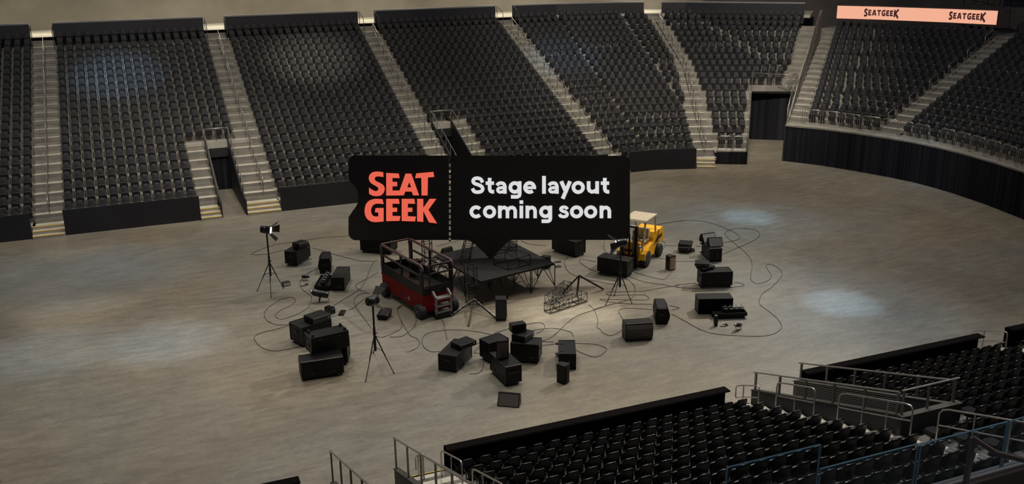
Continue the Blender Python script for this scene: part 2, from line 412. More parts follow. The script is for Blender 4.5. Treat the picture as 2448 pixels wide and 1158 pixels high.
def pleats(pl, z0, z1, amp=.035, wl=.16):
    tot = sum((b-a).length for a, b in zip(pl, pl[1:])); m = int(tot/wl*4)+2; P = resample(pl, m); vs = []; k = len(P)
    for i, p in enumerate(P):
        t = (P[min(i+1,k-1)]-P[max(i-1,0)]).normalized(); q = p + V2(-t.y, t.x)*amp*math.sin(i*PI/2+.6*math.sin(i*.37))
        vs += [(q.x,q.y,z0),(q.x,q.y,z1)]
    mb = MB(); mb.add(vs, [(2*i,2*i+2,2*i+3,2*i+1) for i in range(k-1)], True)
    vs2 = [(v[0]+.0, v[1]+.05, v[2]) for v in vs]; mb.add(vs2, [(2*i,2*i+1,2*i+3,2*i+2) for i in range(k-1)], True)
    return mb
def curtain(pl, z0, z1, label, amp=.035):
    return tag(pleats(pl, z0, z1, amp).build('curtain', 'curtain', fix=False), label, 'curtain')
curtain([V2(V2L+.08,55.02), V2(V2R-.08,55.02)], .02, 1.92, 'black pleated curtain closing the left tunnel under the far seats')
curtain([V2(V3L+.08,55.02), V2(V3R-.08,55.02)], .02, 1.92, 'black pleated curtain closing the middle tunnel above the big sign')
# small block right of stair five, with a raised front
curtain([V2(33.3,48.66), V2(34.92,47.76)], 0, .76, 'low black pleated skirt under the narrow seat block by the wide opening')
struct(wallstrip([V2(33.2,48.74), V2(34.95,47.80)], .7, .80, .5).build('trim_2', 'conc'))
# portal side walls, back curtain and lintel
pa = V2(34.93,47.78); pd = V2(.593,.805)
zz = [.8]+[zf(n)+.1 for n in range(1,10)]
struct(wallstrip([pa+pd*(8.4*i/9) for i in range(10)], 0, zz, .1, 1).build('wall_portal_left', 'blackwall'))
pb = V2(37.45,47.66)
struct(wallstrip([pb, V2(41.75,52.7)], 0, 2.2, .1, -1).build('wall_portal_right', 'blackwall'))
struct(wallstrip([pb+V2(.55,.5), V2(41.9,52.0), V2(47.5,57.3)], [1.9,1.9,4], [2.3,5.0,8.2], .08, -1).build('wall_stair_side', 'conc'))
curtain([V2(39.62,54.22), V2(41.75,52.68)], .02, 3.2, 'tall black pleated curtain across the wide opening in the far corner')
struct(wallstrip([V2(39.45,54.28), V2(41.95,52.5)], 3.18, 3.62, .5).build('trim_3', 'stepc'))
# end stand pleated front
ef = end_front(); base = [V2(37.5,47.6), V2(38.75,45.7), V2(39.55,43.8), V2(40.25,41.7), V2(40.62,40.2), V2(40.75,38.6), V2(40.7,37.1), V2(40.45,34.9), V2(39.95,32.4), V2(39.2,30)]
curtain([base[0]+V2(.05,0)]+base[1:], 0, 2.2, 'long black pleated skirt around the raised end stand', .05)
def band(inner, outer, z0, z1):
    k = len(inner); vs = []
    for a, b in zip(inner, outer): vs += [(a.x,a.y,z0),(a.x,a.y,z1),(b.x,b.y,z1),(b.x,b.y,z0)]
    fs = [(i*4+j,i*4+(j+1)%4,(i+1)*4+(j+1)%4,(i+1)*4+j) for i in range(k-1) for j in range(4)] + [(0,1,2,3),(4*k-4,4*k-3,4*k-2,4*k-1)]
    return MB().add(vs, fs)
struct(band([p-V2(.02,0) for p in base], [p+V2(.25,.15) for p in ef], 2.17, 2.27).build('trim_4', 'riser'))
# top walls, concourse and rear walls
def top_wall(pl, z0=7.3, z1=8.77, m='black'):
    o = struct(wallstrip(pl, z0, z1-.09, .18).build('wall_far_top', m)); wallstrip([p-V2(0,.03) for p in pl], z1-.09, z1, .26).build('wall_cap', 'cap', o)
yt = 49.53+RD*22
for a, b in ((-14,-4.6),(-3.28,5.62),(6.98,15.85),(17.05,26.02)): top_wall([V2(a,yt), V2(b,yt)])
fl22 = far_line(22)
c1 = cut(fl22, X(27.4)); c2 = cut(fl22, L5); top_wall(sub(fl22, c1, c2-.01))
c1 = cut(fl22, R5); c2 = cut(fl22, R6a); top_wall(sub(fl22, c1+.01, c2))
rear = [V2(-20,72.4), V2(28,72.4), V2(36,71.0), V2(43.5,66.5), V2(49.5,60.5)]
P22 = resample([V2(-20,yt)]+fl22[1:], 40); PR_ = resample(rear, 40)
struct(band([p for p in P22], [p for p in PR_], 7.7, 7.9).build('floor_concourse', 'stepc'))
struct(wallstrip([p+V2(0,.0) for p in fl22[:-1]]+[fl22[-2]+uD*4.2], 7.0, 7.88, .35).build('wall_far_back', 'conc'))
struct(wallstrip(rear[:4], 7.85, 16, .3).build('wall_rear', 'wallc'))
struct(wallstrip([V2(43.5,66.5), V2(50,61.5), V2(56,56), V2(62,46), V2(63,30)], 6, 16, .3).build('wall_corner', 'darkwall'))
# end stand landing, LED wall
B18 = end_line(18); cA = cut(B18, L6e); cB = cut(B18, L7); ledpl = sub(B18, cA+.02, cB-.02)
OUT = [p + V2(8, 3) for p in B18]
struct(band(B18, OUT, 6.2, 6.75).build('floor_end_concourse', 'conc'))
cC = cut(B18, R7); struct(wallstrip(sub(B18, cC+.03, 8.6), 6.3, 7.75, .2).build('wall_end_top', 'black'))
# ------------------------------------------------------------------ LED ribbon on the end stand's top wall
def led():
    a, b = ledpl[0], ledpl[-1]
    t = thing('led_ribbon_board', 'glowing peach ribbon board with two dark logos above the end stand', 'screen', (a.x, a.y, 0))
    K = len(ledpl)
    zb = [7.50]*K; zt = [8.40]*K
    loc = V2(a.x, a.y); pl = [p-loc for p in ledpl]
    bd = wallstrip(pl, [z-.05 for z in zb], [z+.1 for z in zt], .2).build('casing', 'brown', t)
    fr = [p - V2(.03, .03) for p in pl]
    wallstrip(fr, zb, zt, .02).build('screen', 'led', t)
    # lettering laid on the board, following its line
    tot = sum((q-p).length for p, q in zip(pl, pl[1:]))
    def P(s, z):
        d = s
        for p, q in zip(pl, pl[1:]):
            L = (q-p).length
            if d <= L or q is pl[-1]: e = p + (q-p)*(d/L); n = V2((q-p).y, -(q-p).x).normalized(); n = n if n.dot(V2(-1,-1)) > 0 else -n; return (e.x+n.x*.06, e.y+n.y*.06, z)
            d -= L
    for s0 in (.175, .71):
        m = MB(); x = tot*s0; h = .40
        for ch, w in zip('SEATGEEK', (.27,.22,.29,.27,.29,.23,.23,.33)):
            big = 1.28 if (x == tot*s0 or ch == 'K' ) else 1.0
            for poly in LOGO[ch]:
                vs = [P(x + px*w, 7.77 + (py*h if big == 1 else (py-.12)*h*big)) for px, py in poly]
                m.add(vs, [tuple(range(len(vs)))])
            x += w*1.18
        m.build('lettering', 'ledtext', t, fix=False)
# logo letters as convex-ish pieces in a unit box
def seg(a, b, w): # thick segment quad
    w = w*1.2
    a, b = V2(*a), V2(*b); d = (b-a).normalized(); n = V2(-d.y, d.x)*w/2; return [tuple(a+n), tuple(a-n), tuple(b-n), tuple(b+n)]
def chain(pts, w): return [seg(a, b, w) for a, b in zip(pts, pts[1:])] + [[(p[0]+w/2*math.cos(k*PI/4), p[1]+w/2*math.sin(k*PI/4)) for k in range(8)] for p in pts[1:-1]]
WK = 1.25
_s = [(.9,.86),(.6,.93),(.3,.88),(.17,.74),(.3,.6),(.6,.48),(.83,.34),(.8,.16),(.5,.07),(.1,.12)]
LOGO = {'S': chain(_s, .24),
 'E': [seg((.16,0),(.16,1),.34), seg((.1,.87),(.9,.87),.22), seg((.1,.5),(.8,.5),.2), seg((.1,.12),(.95,.12),.22)],
 'A': [seg((.12,0),(.45,1),.26), seg((.88,0),(.55,1),.26), seg((.25,.28),(.75,.28),.18)],
 'T': [seg((0,.88),(1,.88),.22), seg((.5,0),(.5,.95),.28)],
 'G': chain([(.92,.86),(.6,.93),(.3,.84),(.14,.5),(.28,.15),(.6,.07),(.82,.14)], .25) + [seg((.82,.04),(.82,.52),.26), seg((.5,.46),(.9,.46),.18)],
 'K': [seg((.15,0),(.15,1),.28), seg((.22,.45),(.92,1.08),.26), seg((.3,.5),(.95,-.12),.28)]}
led()
# ------------------------------------------------------------------ seats
def back_rings(wb, wt, z0, z1, th, n=20, lo=False):
    """rounded tapered shell outline; rings front-inset, front, back, back-inset"""
    out = []; zc = (z0+z1)/2; hh = (z1-z0)/2
    for k in range(n):
        a = 2*PI*k/n; c, s = math.cos(a), math.sin(a); e = .42
        x = abs(c)**e*(1 if c >= 0 else -1); z = abs(s)**e*(1 if s >= 0 else -1)
        w = lerp(wb, wt, (z+1)/2)/2
        out.append((x*w, z*hh))
    def lean(z): u = (z-z0)/(z1-z0); return .20*u*u*.55 + .03*u
    vs = []
    rings = ((.88, 0),(.965, th*.1),(1.0, th*.35),(1.0, th*.6),(.965, th*.9),(.89, th)) if not lo else ((.9, 0),(1.0, th*.5),(.94, th))
    for sc, dy in rings:
        for x, z in out:
            zz = zc + z*sc; bow = .05*(1-(2*x/wb)**2)
            vs.append((x*sc, lean(zz) + dy + bow*.6 - .02, zz))
    R = len(rings); fs = [tuple(range(n))[::-1], tuple(range((R-1)*n, R*n))]
    sd = [(r*n+k, r*n+(k+1)%n, (r+1)*n+(k+1)%n, (r+1)*n+k) for r in range(R-1) for k in range(n)]
    return vs, fs, sd
def m_back(lo=False):
    mb = MB(); vs, fs, sd = back_rings(.415, .32 if lo else .34, .25, .865, .06 if lo else .08, 12 if lo else 24, lo)
    mb.add(vs, fs, lo); mb.add(vs, sd, True); return mb
def m_pan(lo=False, down=False):
    mb = MB(); n = 8 if lo else 16; ring = []
    for k in range(n):
        a = 2*PI*k/n; c, s = math.cos(a), math.sin(a); e = .5
        ring.append((abs(c)**e*(1 if c>=0 else -1)*.205, abs(s)**e*(1 if s>=0 else -1)*.21))
    vs = []
    for sc, d in ((.85,0),(1,.03),(.94,.075)):
        for x, v in ring:
            if down: vs.append((x*sc, -.22 + v*sc, .50 - d*1.5 + (.02 if sc == .85 else 0)))
            else: vs.append((x*sc, -.115 + d*.9 + (v*sc)*-.16, .44 + v*sc*.86))
    fs = [tuple(range(n))[::-1], tuple(range(2*n, 3*n))]
    mb.add(vs, fs); mb.add(vs, [(r*n+k, r*n+(k+1)%n, (r+1)*n+(k+1)%n, (r+1)*n+k) for r in range(2) for k in range(n)], not lo); return mb
def m_arm(lo=False):
    mb = MB(); x = .246
    mb.box(x-.010, x+.010, -.24, .0, .52, .55)
    if not lo: mb.tube([(x-.008+.038*math.cos(a), -.28+.038*math.sin(a), .54) for a in [2*PI*k/10 for k in range(10)]], .008, 5, closed=True)
    return mb
def m_leg(lo=False):
    mb = MB(); x = .246
    mb.box(x-.009, x+.009, -.09, -.05, 0, .53)
    if not lo: mb.box(x-.02, x+.02, -.11, .0, 0, .02); mb.box(-.19, .235, -.08, -.05, .33, .36)
    return mb
PARTS = [(n_, f().mesh(n_, m_)) for n_, f, m_ in (('backrest', m_back, MT['seat']), ('seat_pan', m_pan, MT['seat']), ('armrest', m_arm, MT['armrest']), ('leg', m_leg, MT['seatmetal']))]
FARP = dict(PARTS); NEARP = {}
for n_, f, m_ in (('backrest', m_back, MT['seat']), ('seat_pan', m_pan, MT['seat']), ('armrest', m_arm, MT['armrest']), ('leg', m_leg, MT['seatmetal'])):
    q = f(); q.v = [(v[0], v[1], max(0.0, v[2]-.19)) for v in q.v]; NEARP[n_] = q.mesh(n_, m_)
q = m_pan(down=True); q.v = [(v[0], v[1], v[2]-.17) for v in q.v]; pan_down = q.mesh('seat_pan', MT['seat'])
LO = MB(); 
for f in (m_back, m_pan, m_arm): 
    q = f(True); LO.add(q.v, q.f)
LOL = m_leg(True)
SEATS = []     # (x, y, z, dir angle, scale, row, index, count, section, down)
def seat_rows(line, zfun, bl, br, n0, n1, pitch, back, sec, scale=1.0, flip=False, gap=.05, down=None):
    for n in range(n0, n1+1):
        f = line(n); f2 = line(n+1)
        ca, cb = cut(f, bl), cut(f, br)
        if ca is None or cb is None or cb <= ca: continue
        pl = sub(f, ca, cb); row = []
        if sec[0] == 'E':
            tot = sum((b-a).length for a, b in zip(pl, pl[1:])); k = int((tot-.06)/pitch)
            if k < 1: continue
            Q = resample(pl, 2*k+1)
            for j in range(k):
                u = (Q[2*j+2]-Q[2*j]).normalized(); nn = V2(-u.y, u.x); p = Q[2*j+1] + nn*back
                row.append((p.x, p.y, zfun(n), math.atan2(nn.y, nn.x)-PI/2))
            pl = []
        for a, b in zip(pl, pl[1:]):
            L = (b-a).length - (gap if len(pl) == 2 else .02); k = int(L/pitch + .42)
            if k < 1: continue
            u = (b-a).normalized(); nn = V2(-u.y, u.x) if not flip else V2(u.y, -u.x)
            pt = L/k if .49 < L/k < .60 and gap < .2 else pitch; st = ((b-a).length - k*pt)/2
            for j in range(k):
                p = a + u*(st + (j+.5)*pt) + nn*back
                row.append((p.x, p.y, zfun(n), math.atan2(nn.y, nn.x)-PI/2))
        for j, r in enumerate(row): SEATS.append((*r, scale*pitch/.524, n, j, len(row), sec, bool(down and (j == 0 and down == 'L'))))
P_ = .527
seat_rows(far_line, zf, X(-13.5), X(-4.5), 0, 21, P_, .6, 'F0')
seat_rows(far_line, zf, X(-3.25), X(3.05), 0, 6, P_, .6, 'F1'); seat_rows(far_line, zf, X(-3.25), X(5.68), 7, 21, P_, .6, 'F1')
seat_rows(far_line, zf, X(6.98), X(15.85), 0, 21, P_, .6, 'F2')
seat_rows(far_line, zf, X(19.28), X(26.05), 0, 6, P_, .6, 'F3'); seat_rows(far_line, zf, X(17.02), X(26.05), 7, 21, P_, .6, 'F3')
seat_rows(far_line, zf, X(27.35), L5, 0, 21, P_, .6, 'F4')
seat_rows(far_line, zf, R5, PL, 1, 9, P_, .55, 'F5', gap=.3); seat_rows(far_line, zf, R5, R6a, 10, 21, P_, .45, 'F5', gap=.1)
seat_rows(end_line, ze, L6e, L7, 0, 17, P_, .6, 'E1')
seat_rows(end_line, ze, R7, REND, 0, 17, P_, .6, 'E2')
def nz_rows(x0, x1, n0, n1, sec, first=None, down=None):
    for n in range(n0, n1+1):
        k0 = math.ceil((x0-6.75)/.472-1e-6); k1 = math.floor((x1-6.75)/.472+1e-6); L = list(range(k0, k1+1))
        for j, i in enumerate(L): SEATS.append((6.75+.472*i, 19.86-.746*n, zn(n), PI, .9, n, j, len(L), sec, down == j))
nz_rows(6.74, 14.8, 0, 21, 'N1')
nz_rows(17.4, 24.4, 0, 7, 'N2', down=0); nz_rows(15.7, 24.4, 8, 21, 'N2', down=0)
nz_rows(25.6, 30, 0, 12, 'N3')
def onscreen(s, m=0):
    c = Vector((s[0], s[1], s[2]+.6)) - CAM; d = c.dot(FW)
    if d < 1: return 0
    x = W/2 + FPX*c.dot(RT)/d; y = H/2 - FPX*c.dot(UP)/d
    return (-25-m < x < W+25+m and -40-m < y < H+30+m) and 1/d
vis = [(onscreen(s), s) for s in SEATS]; vis = [v for v in vis if v[0]]
vis.sort(key=lambda v: -v[0])
vis.sort(key=lambda v: (not v[1][9], -v[0]))
hero = [s for _, s in vis[:300]]; rest = [s for _, s in vis[300:]]
root0 = thing('stadium_seat', 'x', 'seat'); kids0 = []
for nm, me in PARTS:
    o = bpy.data.objects.new(nm, me); C.objects.link(o); o.parent = root0; kids0.append((o, []))
SEC = {'N1': 'middle near block, counted from its left end', 'N2': 'right near block, counted from its left end', 'N3': 'far right near block'}
def seat_label(s):
    r, j = s[5], s[6]
    row = 'front row' if r == 0 else ORD[r] + ' row up' if r < 30 else 'top row'
    if r > 0: row = ORD[r] + ' row'
    blk = {'N1': 'block left of the cable-railed tunnel', 'N2': 'block right of the cable-railed tunnel', 'N3': 'last near block at right edge'}.get(s[8])
    if blk is None:
        blk = {'F0':'block at the left edge','F1':'block holding the left tunnel','F2':'block right of the left tunnel','F3':'block holding the middle tunnel','F4':'block above the sign end','F5':'narrow corner block','E1':'block under the ribbon board','E2':'block at the right edge'}[s[8]]
        return f"black seat {ORD[j]} from left in {row} of far {blk}"
    return f"black seat {ORD[j]} from left in {row} of near {blk}"
for i, s in enumerate(hero):
    r = root0 if i == 0 else dup(root0, kids0, (0,0,0), 0, 'x')
    r.location = s[:3]; r.rotation_euler = (0,0,s[3]); r.scale = (s[4],)*3; near = s[8][0] == 'N'
    for ch in r.children: ch.data = (NEARP if near else FARP)[ch.name.split('.')[0]]
    r['label'] = seat_label(s); r['group'] = 'black folding seats on the near stand'
    if s[8][0] != 'N':
        for ch in r.children:
            ch.material_slots[0].link = 'OBJECT'; ch.material_slots[0].material = MT['seatfab']
    for ch in r.children:
        if ch.name.startswith('seat_pan'): ch.data = pan_down if s[9] else ch.data
def merged(seats, tpl, name, m):
    base = [Vector(v) for v in tpl.v]; vs = []; fs = []; nb = len(base)
    for k, s in enumerate(seats):
        c, sn, sc = math.cos(s[3]), math.sin(s[3]), s[4]; sz = sc; dz = -.19 if s[8][0] == 'N' else 0
        for v in base: vs.append((s[0]+(v.x*c-v.y*sn)*sc, s[1]+(v.x*sn+v.y*c)*sc, s[2]+max(0.0, v.z+dz)*sz))
        fs += [tuple(i+k*nb for i in f) for f in tpl.f]
    me = bpy.data.meshes.new(name); me.from_pydata(vs, [], fs); me.materials.append(m)
    o = bpy.data.objects.new(name, me); C.objects.link(o); return o
o = merged(rest, LO, 'stadium_seats', MT['seatfab']); tag(o, 'rows of dark folding seats filling the far and end stands', 'seats', kind='stuff')
l = merged(rest, LOL, 'seat_brackets', MT['seatmetal']); l.parent = o; l['kind'] = 'stuff'
# ------------------------------------------------------------------ handrails in the far aisles
def rail_thing(name, label, pts_top, posts, mid=None, r=.02, group=None, m='steel'):
    o = Vector(pts_top[0]); base = Vector((o.x, o.y, min(p[1][2] for p in posts)))
    t = thing(name, label, 'handrail', base, group=group)
    L = lambda p: Vector(p) - base
    MB().tube([L(p) for p in pts_top], r, 8).build('top_rail', m, t)
    if mid: MB().tube([L(p) for p in mid], r*.8, 8).build('middle_rail', m, t)
    for a, b in posts: MB().tube([L(b), L(a)], r*.95, 8).build('post', m, t)
    return t
def aisle_rails(line, zfun, mid, segs, where, r=.02):
    for k, (n0, n1) in enumerate(segs):
        def P(n, h):
            l = line(n); c = cut(l, mid); p = sub(l, 0, c)[-1]; return Vector((p.x, p.y, zfun(n) + h))
        top = [P(n0, .5), P(n0, .86), P(n0+.15, .92), P(n1-.15, .92), P(n1, .86), P(n1, .5)]
        posts = [(P(n, .9), P(n, 0)) for n in (n0+.12, (n0+n1)/2, n1-.12)]
        rail_thing('handrail', f'steel handrail in {where}, {ORD[k]} up', top, posts, [P(n0, .5), P(n1, .5)], r)
S5 = [(.6,3.3),(4.2,7.6),(8.5,11.9),(12.8,16.2),(17.0,20.3)]
aisle_rails(far_line, zf, X(-3.85), S5, 'the far stair nearest the left edge')
aisle_rails(far_line, zf, X(6.35), S5, 'the far stair right of the left tunnel')
aisle_rails(far_line, zf, X(16.5), S5, 'the far stair left of the middle tunnel')
aisle_rails(far_line, zf, X(26.7), S5, 'the far stair rising above the sign end')
M5 = [(a+b)/2 for a, b in zip(L5, R5)]
aisle_rails(far_line, zf, M5, S5, 'the bent far stair before the corner')
# corner divider rail and aisle seven rails
def pcut(line, n, bd): l = line(n); return sub(l, 0, cut(l, bd))[-1]
top = []; posts = []
for n in range(10, 22):
    p = pcut(far_line, n, R6); top.append(Vector((p.x, p.y, zf(n)+.9)));
    if n < 21: posts.append((Vector((p.x, p.y, zf(n)+.9)), Vector((p.x, p.y, zf(n)))))
p0 = V2(38.0,48.2)
top = [Vector((p0.x+.03,p0.y,2.25)), Vector((p0.x+.03,p0.y,3.15)), Vector((39.2,49.4,3.95))] + top
posts = [(Vector((p0.x+.7*k,p0.y+.68*k,3.2+.42*k)), Vector((p0.x+.7*k,p0.y+.68*k,2.3+.2*k))) for k in range(1,4)] + posts
rail_thing('handrail', 'long steel rail with many posts dividing the two corner stairs', top, posts, None, .026)
for k in range(6):
    n0 = 1.0 + 2.85*k; a = pcut(end_line, n0, L7); b = pcut(end_line, n0+1.3, L7); dv = V2(.333,-.943)
    a, b = a+dv*.28, b+dv*.28; za, zb = ze(n0), ze(n0+1.3)
    P = lambda q, z: Vector((q.x, q.y, z))
    rail_thing('handrail', f'short looped handrail on the end stand stair, {ORD[k]} from the bottom', [P(a,za+.45),P(a,za+.86),P(a+V2(.05,.02),za+.9),P(b-V2(.05,.02),zb+.9),P(b,zb+.86),P(b,zb+.45)], [(P(a,za+.6),P(a,za)),(P(b,zb+.6),P(b,zb))], [P(a,za+.45),P(b,zb+.45)], .02)
# rails around the tunnel mouths
def tunnel_rails(xl, xr, where):
    y7 = 49.53+7*RD
    for x, side in ((xl, 'left'), (xr, 'right')):
        pts = [Vector((x, 49.2+.0, zf(0)+1.0))] + [Vector((x, 49.53+RD*n+.3, zf(n)+1.02)) for n in range(0, 7)] + [Vector((x, y7, zf(7)+.75))]
        posts = [(Vector((x, 49.53+RD*n+.35, zf(n)+1.02)), Vector((x, 49.53+RD*n+.35, zf(n)+.5))) for n in range(0, 7)]
        rail_thing('handrail', f'steel rail sloping along the {side} side of the {where}', pts, posts, None, .022)
    rail_thing('guard_rail', f'steel guard rail across the top of the {where}', [Vector((xl,y7,zf(7)+.02)),Vector((xl,y7,zf(7)+.75)),Vector((xr,y7,zf(7)+.75)),Vector((xr,y7,zf(7)+.02))], [(Vector((xl+(xr-xl)*f,y7,zf(7)+.75)),Vector((xl+(xr-xl)*f,y7,zf(7)))) for f in (.5,)], None, .022)
tunnel_rails(V2L, V2R, 'left tunnel'); tunnel_rails(V3L, V3R, 'middle tunnel')
# short rails beside the top wall openings
for k, x in enumerate((-4.52,-3.3,5.7,6.93,15.93,16.98,26.1,27.35)):
    s = 1 if k % 2 == 0 else -1
    pts = [Vector((x,yt-1.3,7.3)),Vector((x,yt-1.25,8.3)),Vector((x,yt-.1,8.75)),Vector((x,yt,8.75))]
    rail_thing('handrail', f'dark rail {"left" if s==1 else "right"} of the {ORD[k//2]} far stair head from left', pts, [(pts[2], Vector((x,yt-.1,7.8)))], None, .022, m='dark')
# ------------------------------------------------------------------ crowd barriers
def barrier(a, b, z, label, h=.93):
    a = Vector((a.x,a.y,z)); b = Vector((b.x,b.y,z)); L = (b-a).length; yaw = math.atan2((b-a).y,(b-a).x)
    t = thing('crowd_barrier', label, 'barrier', a, yaw, 'steel crowd barriers along the front of the stands'); r = .12
    fr = [(0.03,0,0),(0.03,0,h-r),(.03+.035,0,h-.035),(.03+r,0,h),(L-.03-r,0,h),(L-.065,0,h-.035),(L-.03,0,h-r),(L-.03,0,0)]
    MB().tube(fr, .022, 8).build('frame', 'steel', t)
    m = MB(); m.tube([(.05,0,.12),(L-.05,0,.12)], .014, 6)
    k = max(5, int(L/.13))
    for i in range(1, k): x = .03+(L-.06)*i/k; m.tube([(x,0,.12),(x,0,h-.02)], .009, 5)
    m.build('bars', 'steel', t); return t
epx = [(205,170),(350,185),(510,200),(690,220),(870,250),(1060,275),(1220,300),(1360,325),(1500,360),(1605,375),(1740,405),(1870,440),(2010,480),(2150,520),(2295,570),(2393,605)]
def ex(zx):
    for (x0,y0),(x1,y1) in zip(epx, epx[1:]):
        if x0 <= zx <= x1 or (x1 == 2393 and zx > x1): y = y0+(y1-y0)*(zx-x0)/(x1-x0); return onz((1828+zx/3.86, 250+(y-4)/3.86), 2.27)
    return onz((1828+zx/3.86, 250+y0/3.86), 2.27)
for k, (a, b) in enumerate([(210,345),(358,513),(525,690),(702,873),(885,1063),(1075,1220),(1230,1363),(1375,1513),(1612,1745),(1755,1884),(1892,2022),(2030,2166),(2175,2312),(2322,2470)]):
    barrier(ex(a), ex(b), 2.27, f'steel crowd barrier on the end stand edge, {ORD[k]} panel from the corner')
pz = .82; q = [V2(33.32,48.62), V2(34.08,48.18), V2(34.1,48.16), V2(34.88,47.74)]
barrier(q[0], q[1], pz, 'left of two crowd barriers on the low block beside the wide opening'); barrier(q[2], q[3], pz, 'right of two crowd barriers on the low block beside the wide opening')
a, b, c = onz((1797,207),3.62), onz((1837.5,210),3.62), onz((1886,213),3.62)
barrier(a.xy, b.xy, 3.62, 'left crowd barrier above the wide corner opening'); barrier(b.xy+V2(.03,-.02), c.xy, 3.62, 'right crowd barrier above the wide corner opening')
barrier(c.xy+V2(.05,-.03), onz((1905,208),3.62).xy, 3.62, 'narrow crowd barrier at the foot of the upper corner stair')
rail_thing('guard_rail', 'steel rail stepping up the edge of the narrow block by the wide opening', [Vector((pa.x+pd.x*s, pa.y+pd.y*s, 1.55+.41*s)) for s in (0,2,4,6,7.6)], [(Vector((pa.x+pd.x*s, pa.y+pd.y*s, 1.55+.41*s)), Vector((pa.x+pd.x*s, pa.y+pd.y*s, .7+.41*s))) for s in (0,1,2,3,4,5,6,7)], None, .02)
# ------------------------------------------------------------------ near stand
def nreg(x0, x1, n0, n1, r0=0):
    return struct(region(near_line, zn, X(x0), X(x1), n0, n1, riser0=r0).build('seating_terrace', 'greytread', fix=False))
nreg(-6, 3.5, 0, 24); nreg(5.35, 15.5, 0, 24); nreg(15.5, 17.25, 7, 24, 1.9); nreg(17.25, 29, 0, 24); nreg(3.5, 5.35, 7, 24, 1.9)
def nsteps(x0, x1, n0, n1): aisle(near_line, zn, X(x0), X(x1), n0, n1)
nsteps(5.38, 6.45, 0, 22); nsteps(15.0, 15.5, 0, 22); nsteps(24.5, 25.35, 0, 14)
for x0, x1 in ((5.35,6.4),(14.9,15.5),(24.3,25.2)): 
    struct(MB().box(x0, x1, 20.36, 20.44, .52, .562).build('step_nosing', 'nose'))
    struct(MB().box(x0, x1, 20.38, 20.7, 0, .36).build('entry_steps', 'stepc')); struct(MB().box(x0, x1, 20.7, 21.0, 0, .18).build('entry_steps', 'stepc'))
def nwall(x0, x1):
    o = struct(MB().box(x0, x1, 20.34, 20.42, 0, 1.24).build('wall_near', 'nearblack'))
    m = MB(); m.prism([(20.10,1.215),(20.12,1.25),(20.40,1.25),(20.42,1.20),(20.36,1.19),(20.36,1.17),(20.30,1.17),(20.30,1.215)], x0, x1, 'x'); m.build('wall_cap', 'nearblack', o)
for a, b in ((-6,2.78),(6.38,14.63),(18.25-1.0,24.05),(25.24,30)): nwall(a, b)
def parapet(x, y0, y1, z0, sl, side=1, th=.11):
    pl = [V2(x, y0), V2(x, y1)]
    o = struct(wallstrip(pl, 0, [z0, z0+sl*(y0-y1)], th, side).build('wall_tunnel', 'blackwall'))
    wallstrip([V2(x-.02*side, y0+.02), V2(x-.02*side, y1)], [z0-.0, z0+sl*(y0-y1)], [z0+.03, z0+sl*(y0-y1)+.03], th+.04, side).build('wall_cap', 'capdark', o)
YV = 14.95; SL = .333
parapet(15.56, 20.4, YV, .93, SL); parapet(17.14, 20.4, YV, .93, SL, -1)
struct(MB().box(15.5, 17.3, YV-.12, YV, 1.2, 2.75).build('wall_tunnel', 'blackwall'))
struct(MB().box(15.5, 17.3, YV-.14, YV+.04, 2.74, 2.79).build('trim_5', 'capdark'))
struct(MB().box(15.6, 17.14, 17.2, 20.0, 0, .01).build('floor_tunnel', 'riser'))
def slope_rail(x, y0, y1, z0, sl, h, label, cables=False, posts=5, end=.3):
    base = Vector((x, y0, z0)); t = thing('guard_rail', label, 'railing', base)
    P = lambda y, dz: (0, y-y0, sl*(y0-y)+dz)
    MB().tube([P(y0+end*.2, h-.02), P(y1, h)], .024, 8).build('top_rail', 'steel', t)
    for k in range(posts):
        y = y0-.04 + (y1+.05-y0)*k/(posts-1); MB().box(-.018,.018,y-y0-.035,y-y0+.035, sl*(y0-y), sl*(y0-y)+h-.01).build('post', 'steeld', t)
    if cables:
        m = MB()
        for k in range(9): m.tube([P(y0, .06+k*(h-.1)/9), P(y1, .06+k*(h-.1)/9)], .004, 4)
        m.build('cable_infill', 'steel', t)
    return t
slope_rail(15.62, 20.36, YV+.15, .96, SL, .56, 'cable railing on the near side of the right tunnel parapet', True, 6)
slope_rail(17.19, 20.36, YV+.05, .96, SL, .56, 'open steel railing along the far side of the right tunnel', False, 6)
t = thing('guard_rail', 'steel railing closing the back of the right tunnel', 'railing', (15.6, YV, 2.8))
MB().tube([(-.05,0,.58),(1.65,0,.58)], .024, 8).build('top_rail', 'steel', t)
for x in (0,.75,1.55): MB().box(x-.02,x+.02,-.025,.025,0,.57).build('post', 'steeld', t)
struct(MB().prism([(20.0,.05),(15.0,.05),(15.0,2.0),(17.6,1.1)], 16.95, 17.0, 'x').build('wall_tunnel', 'dark'))
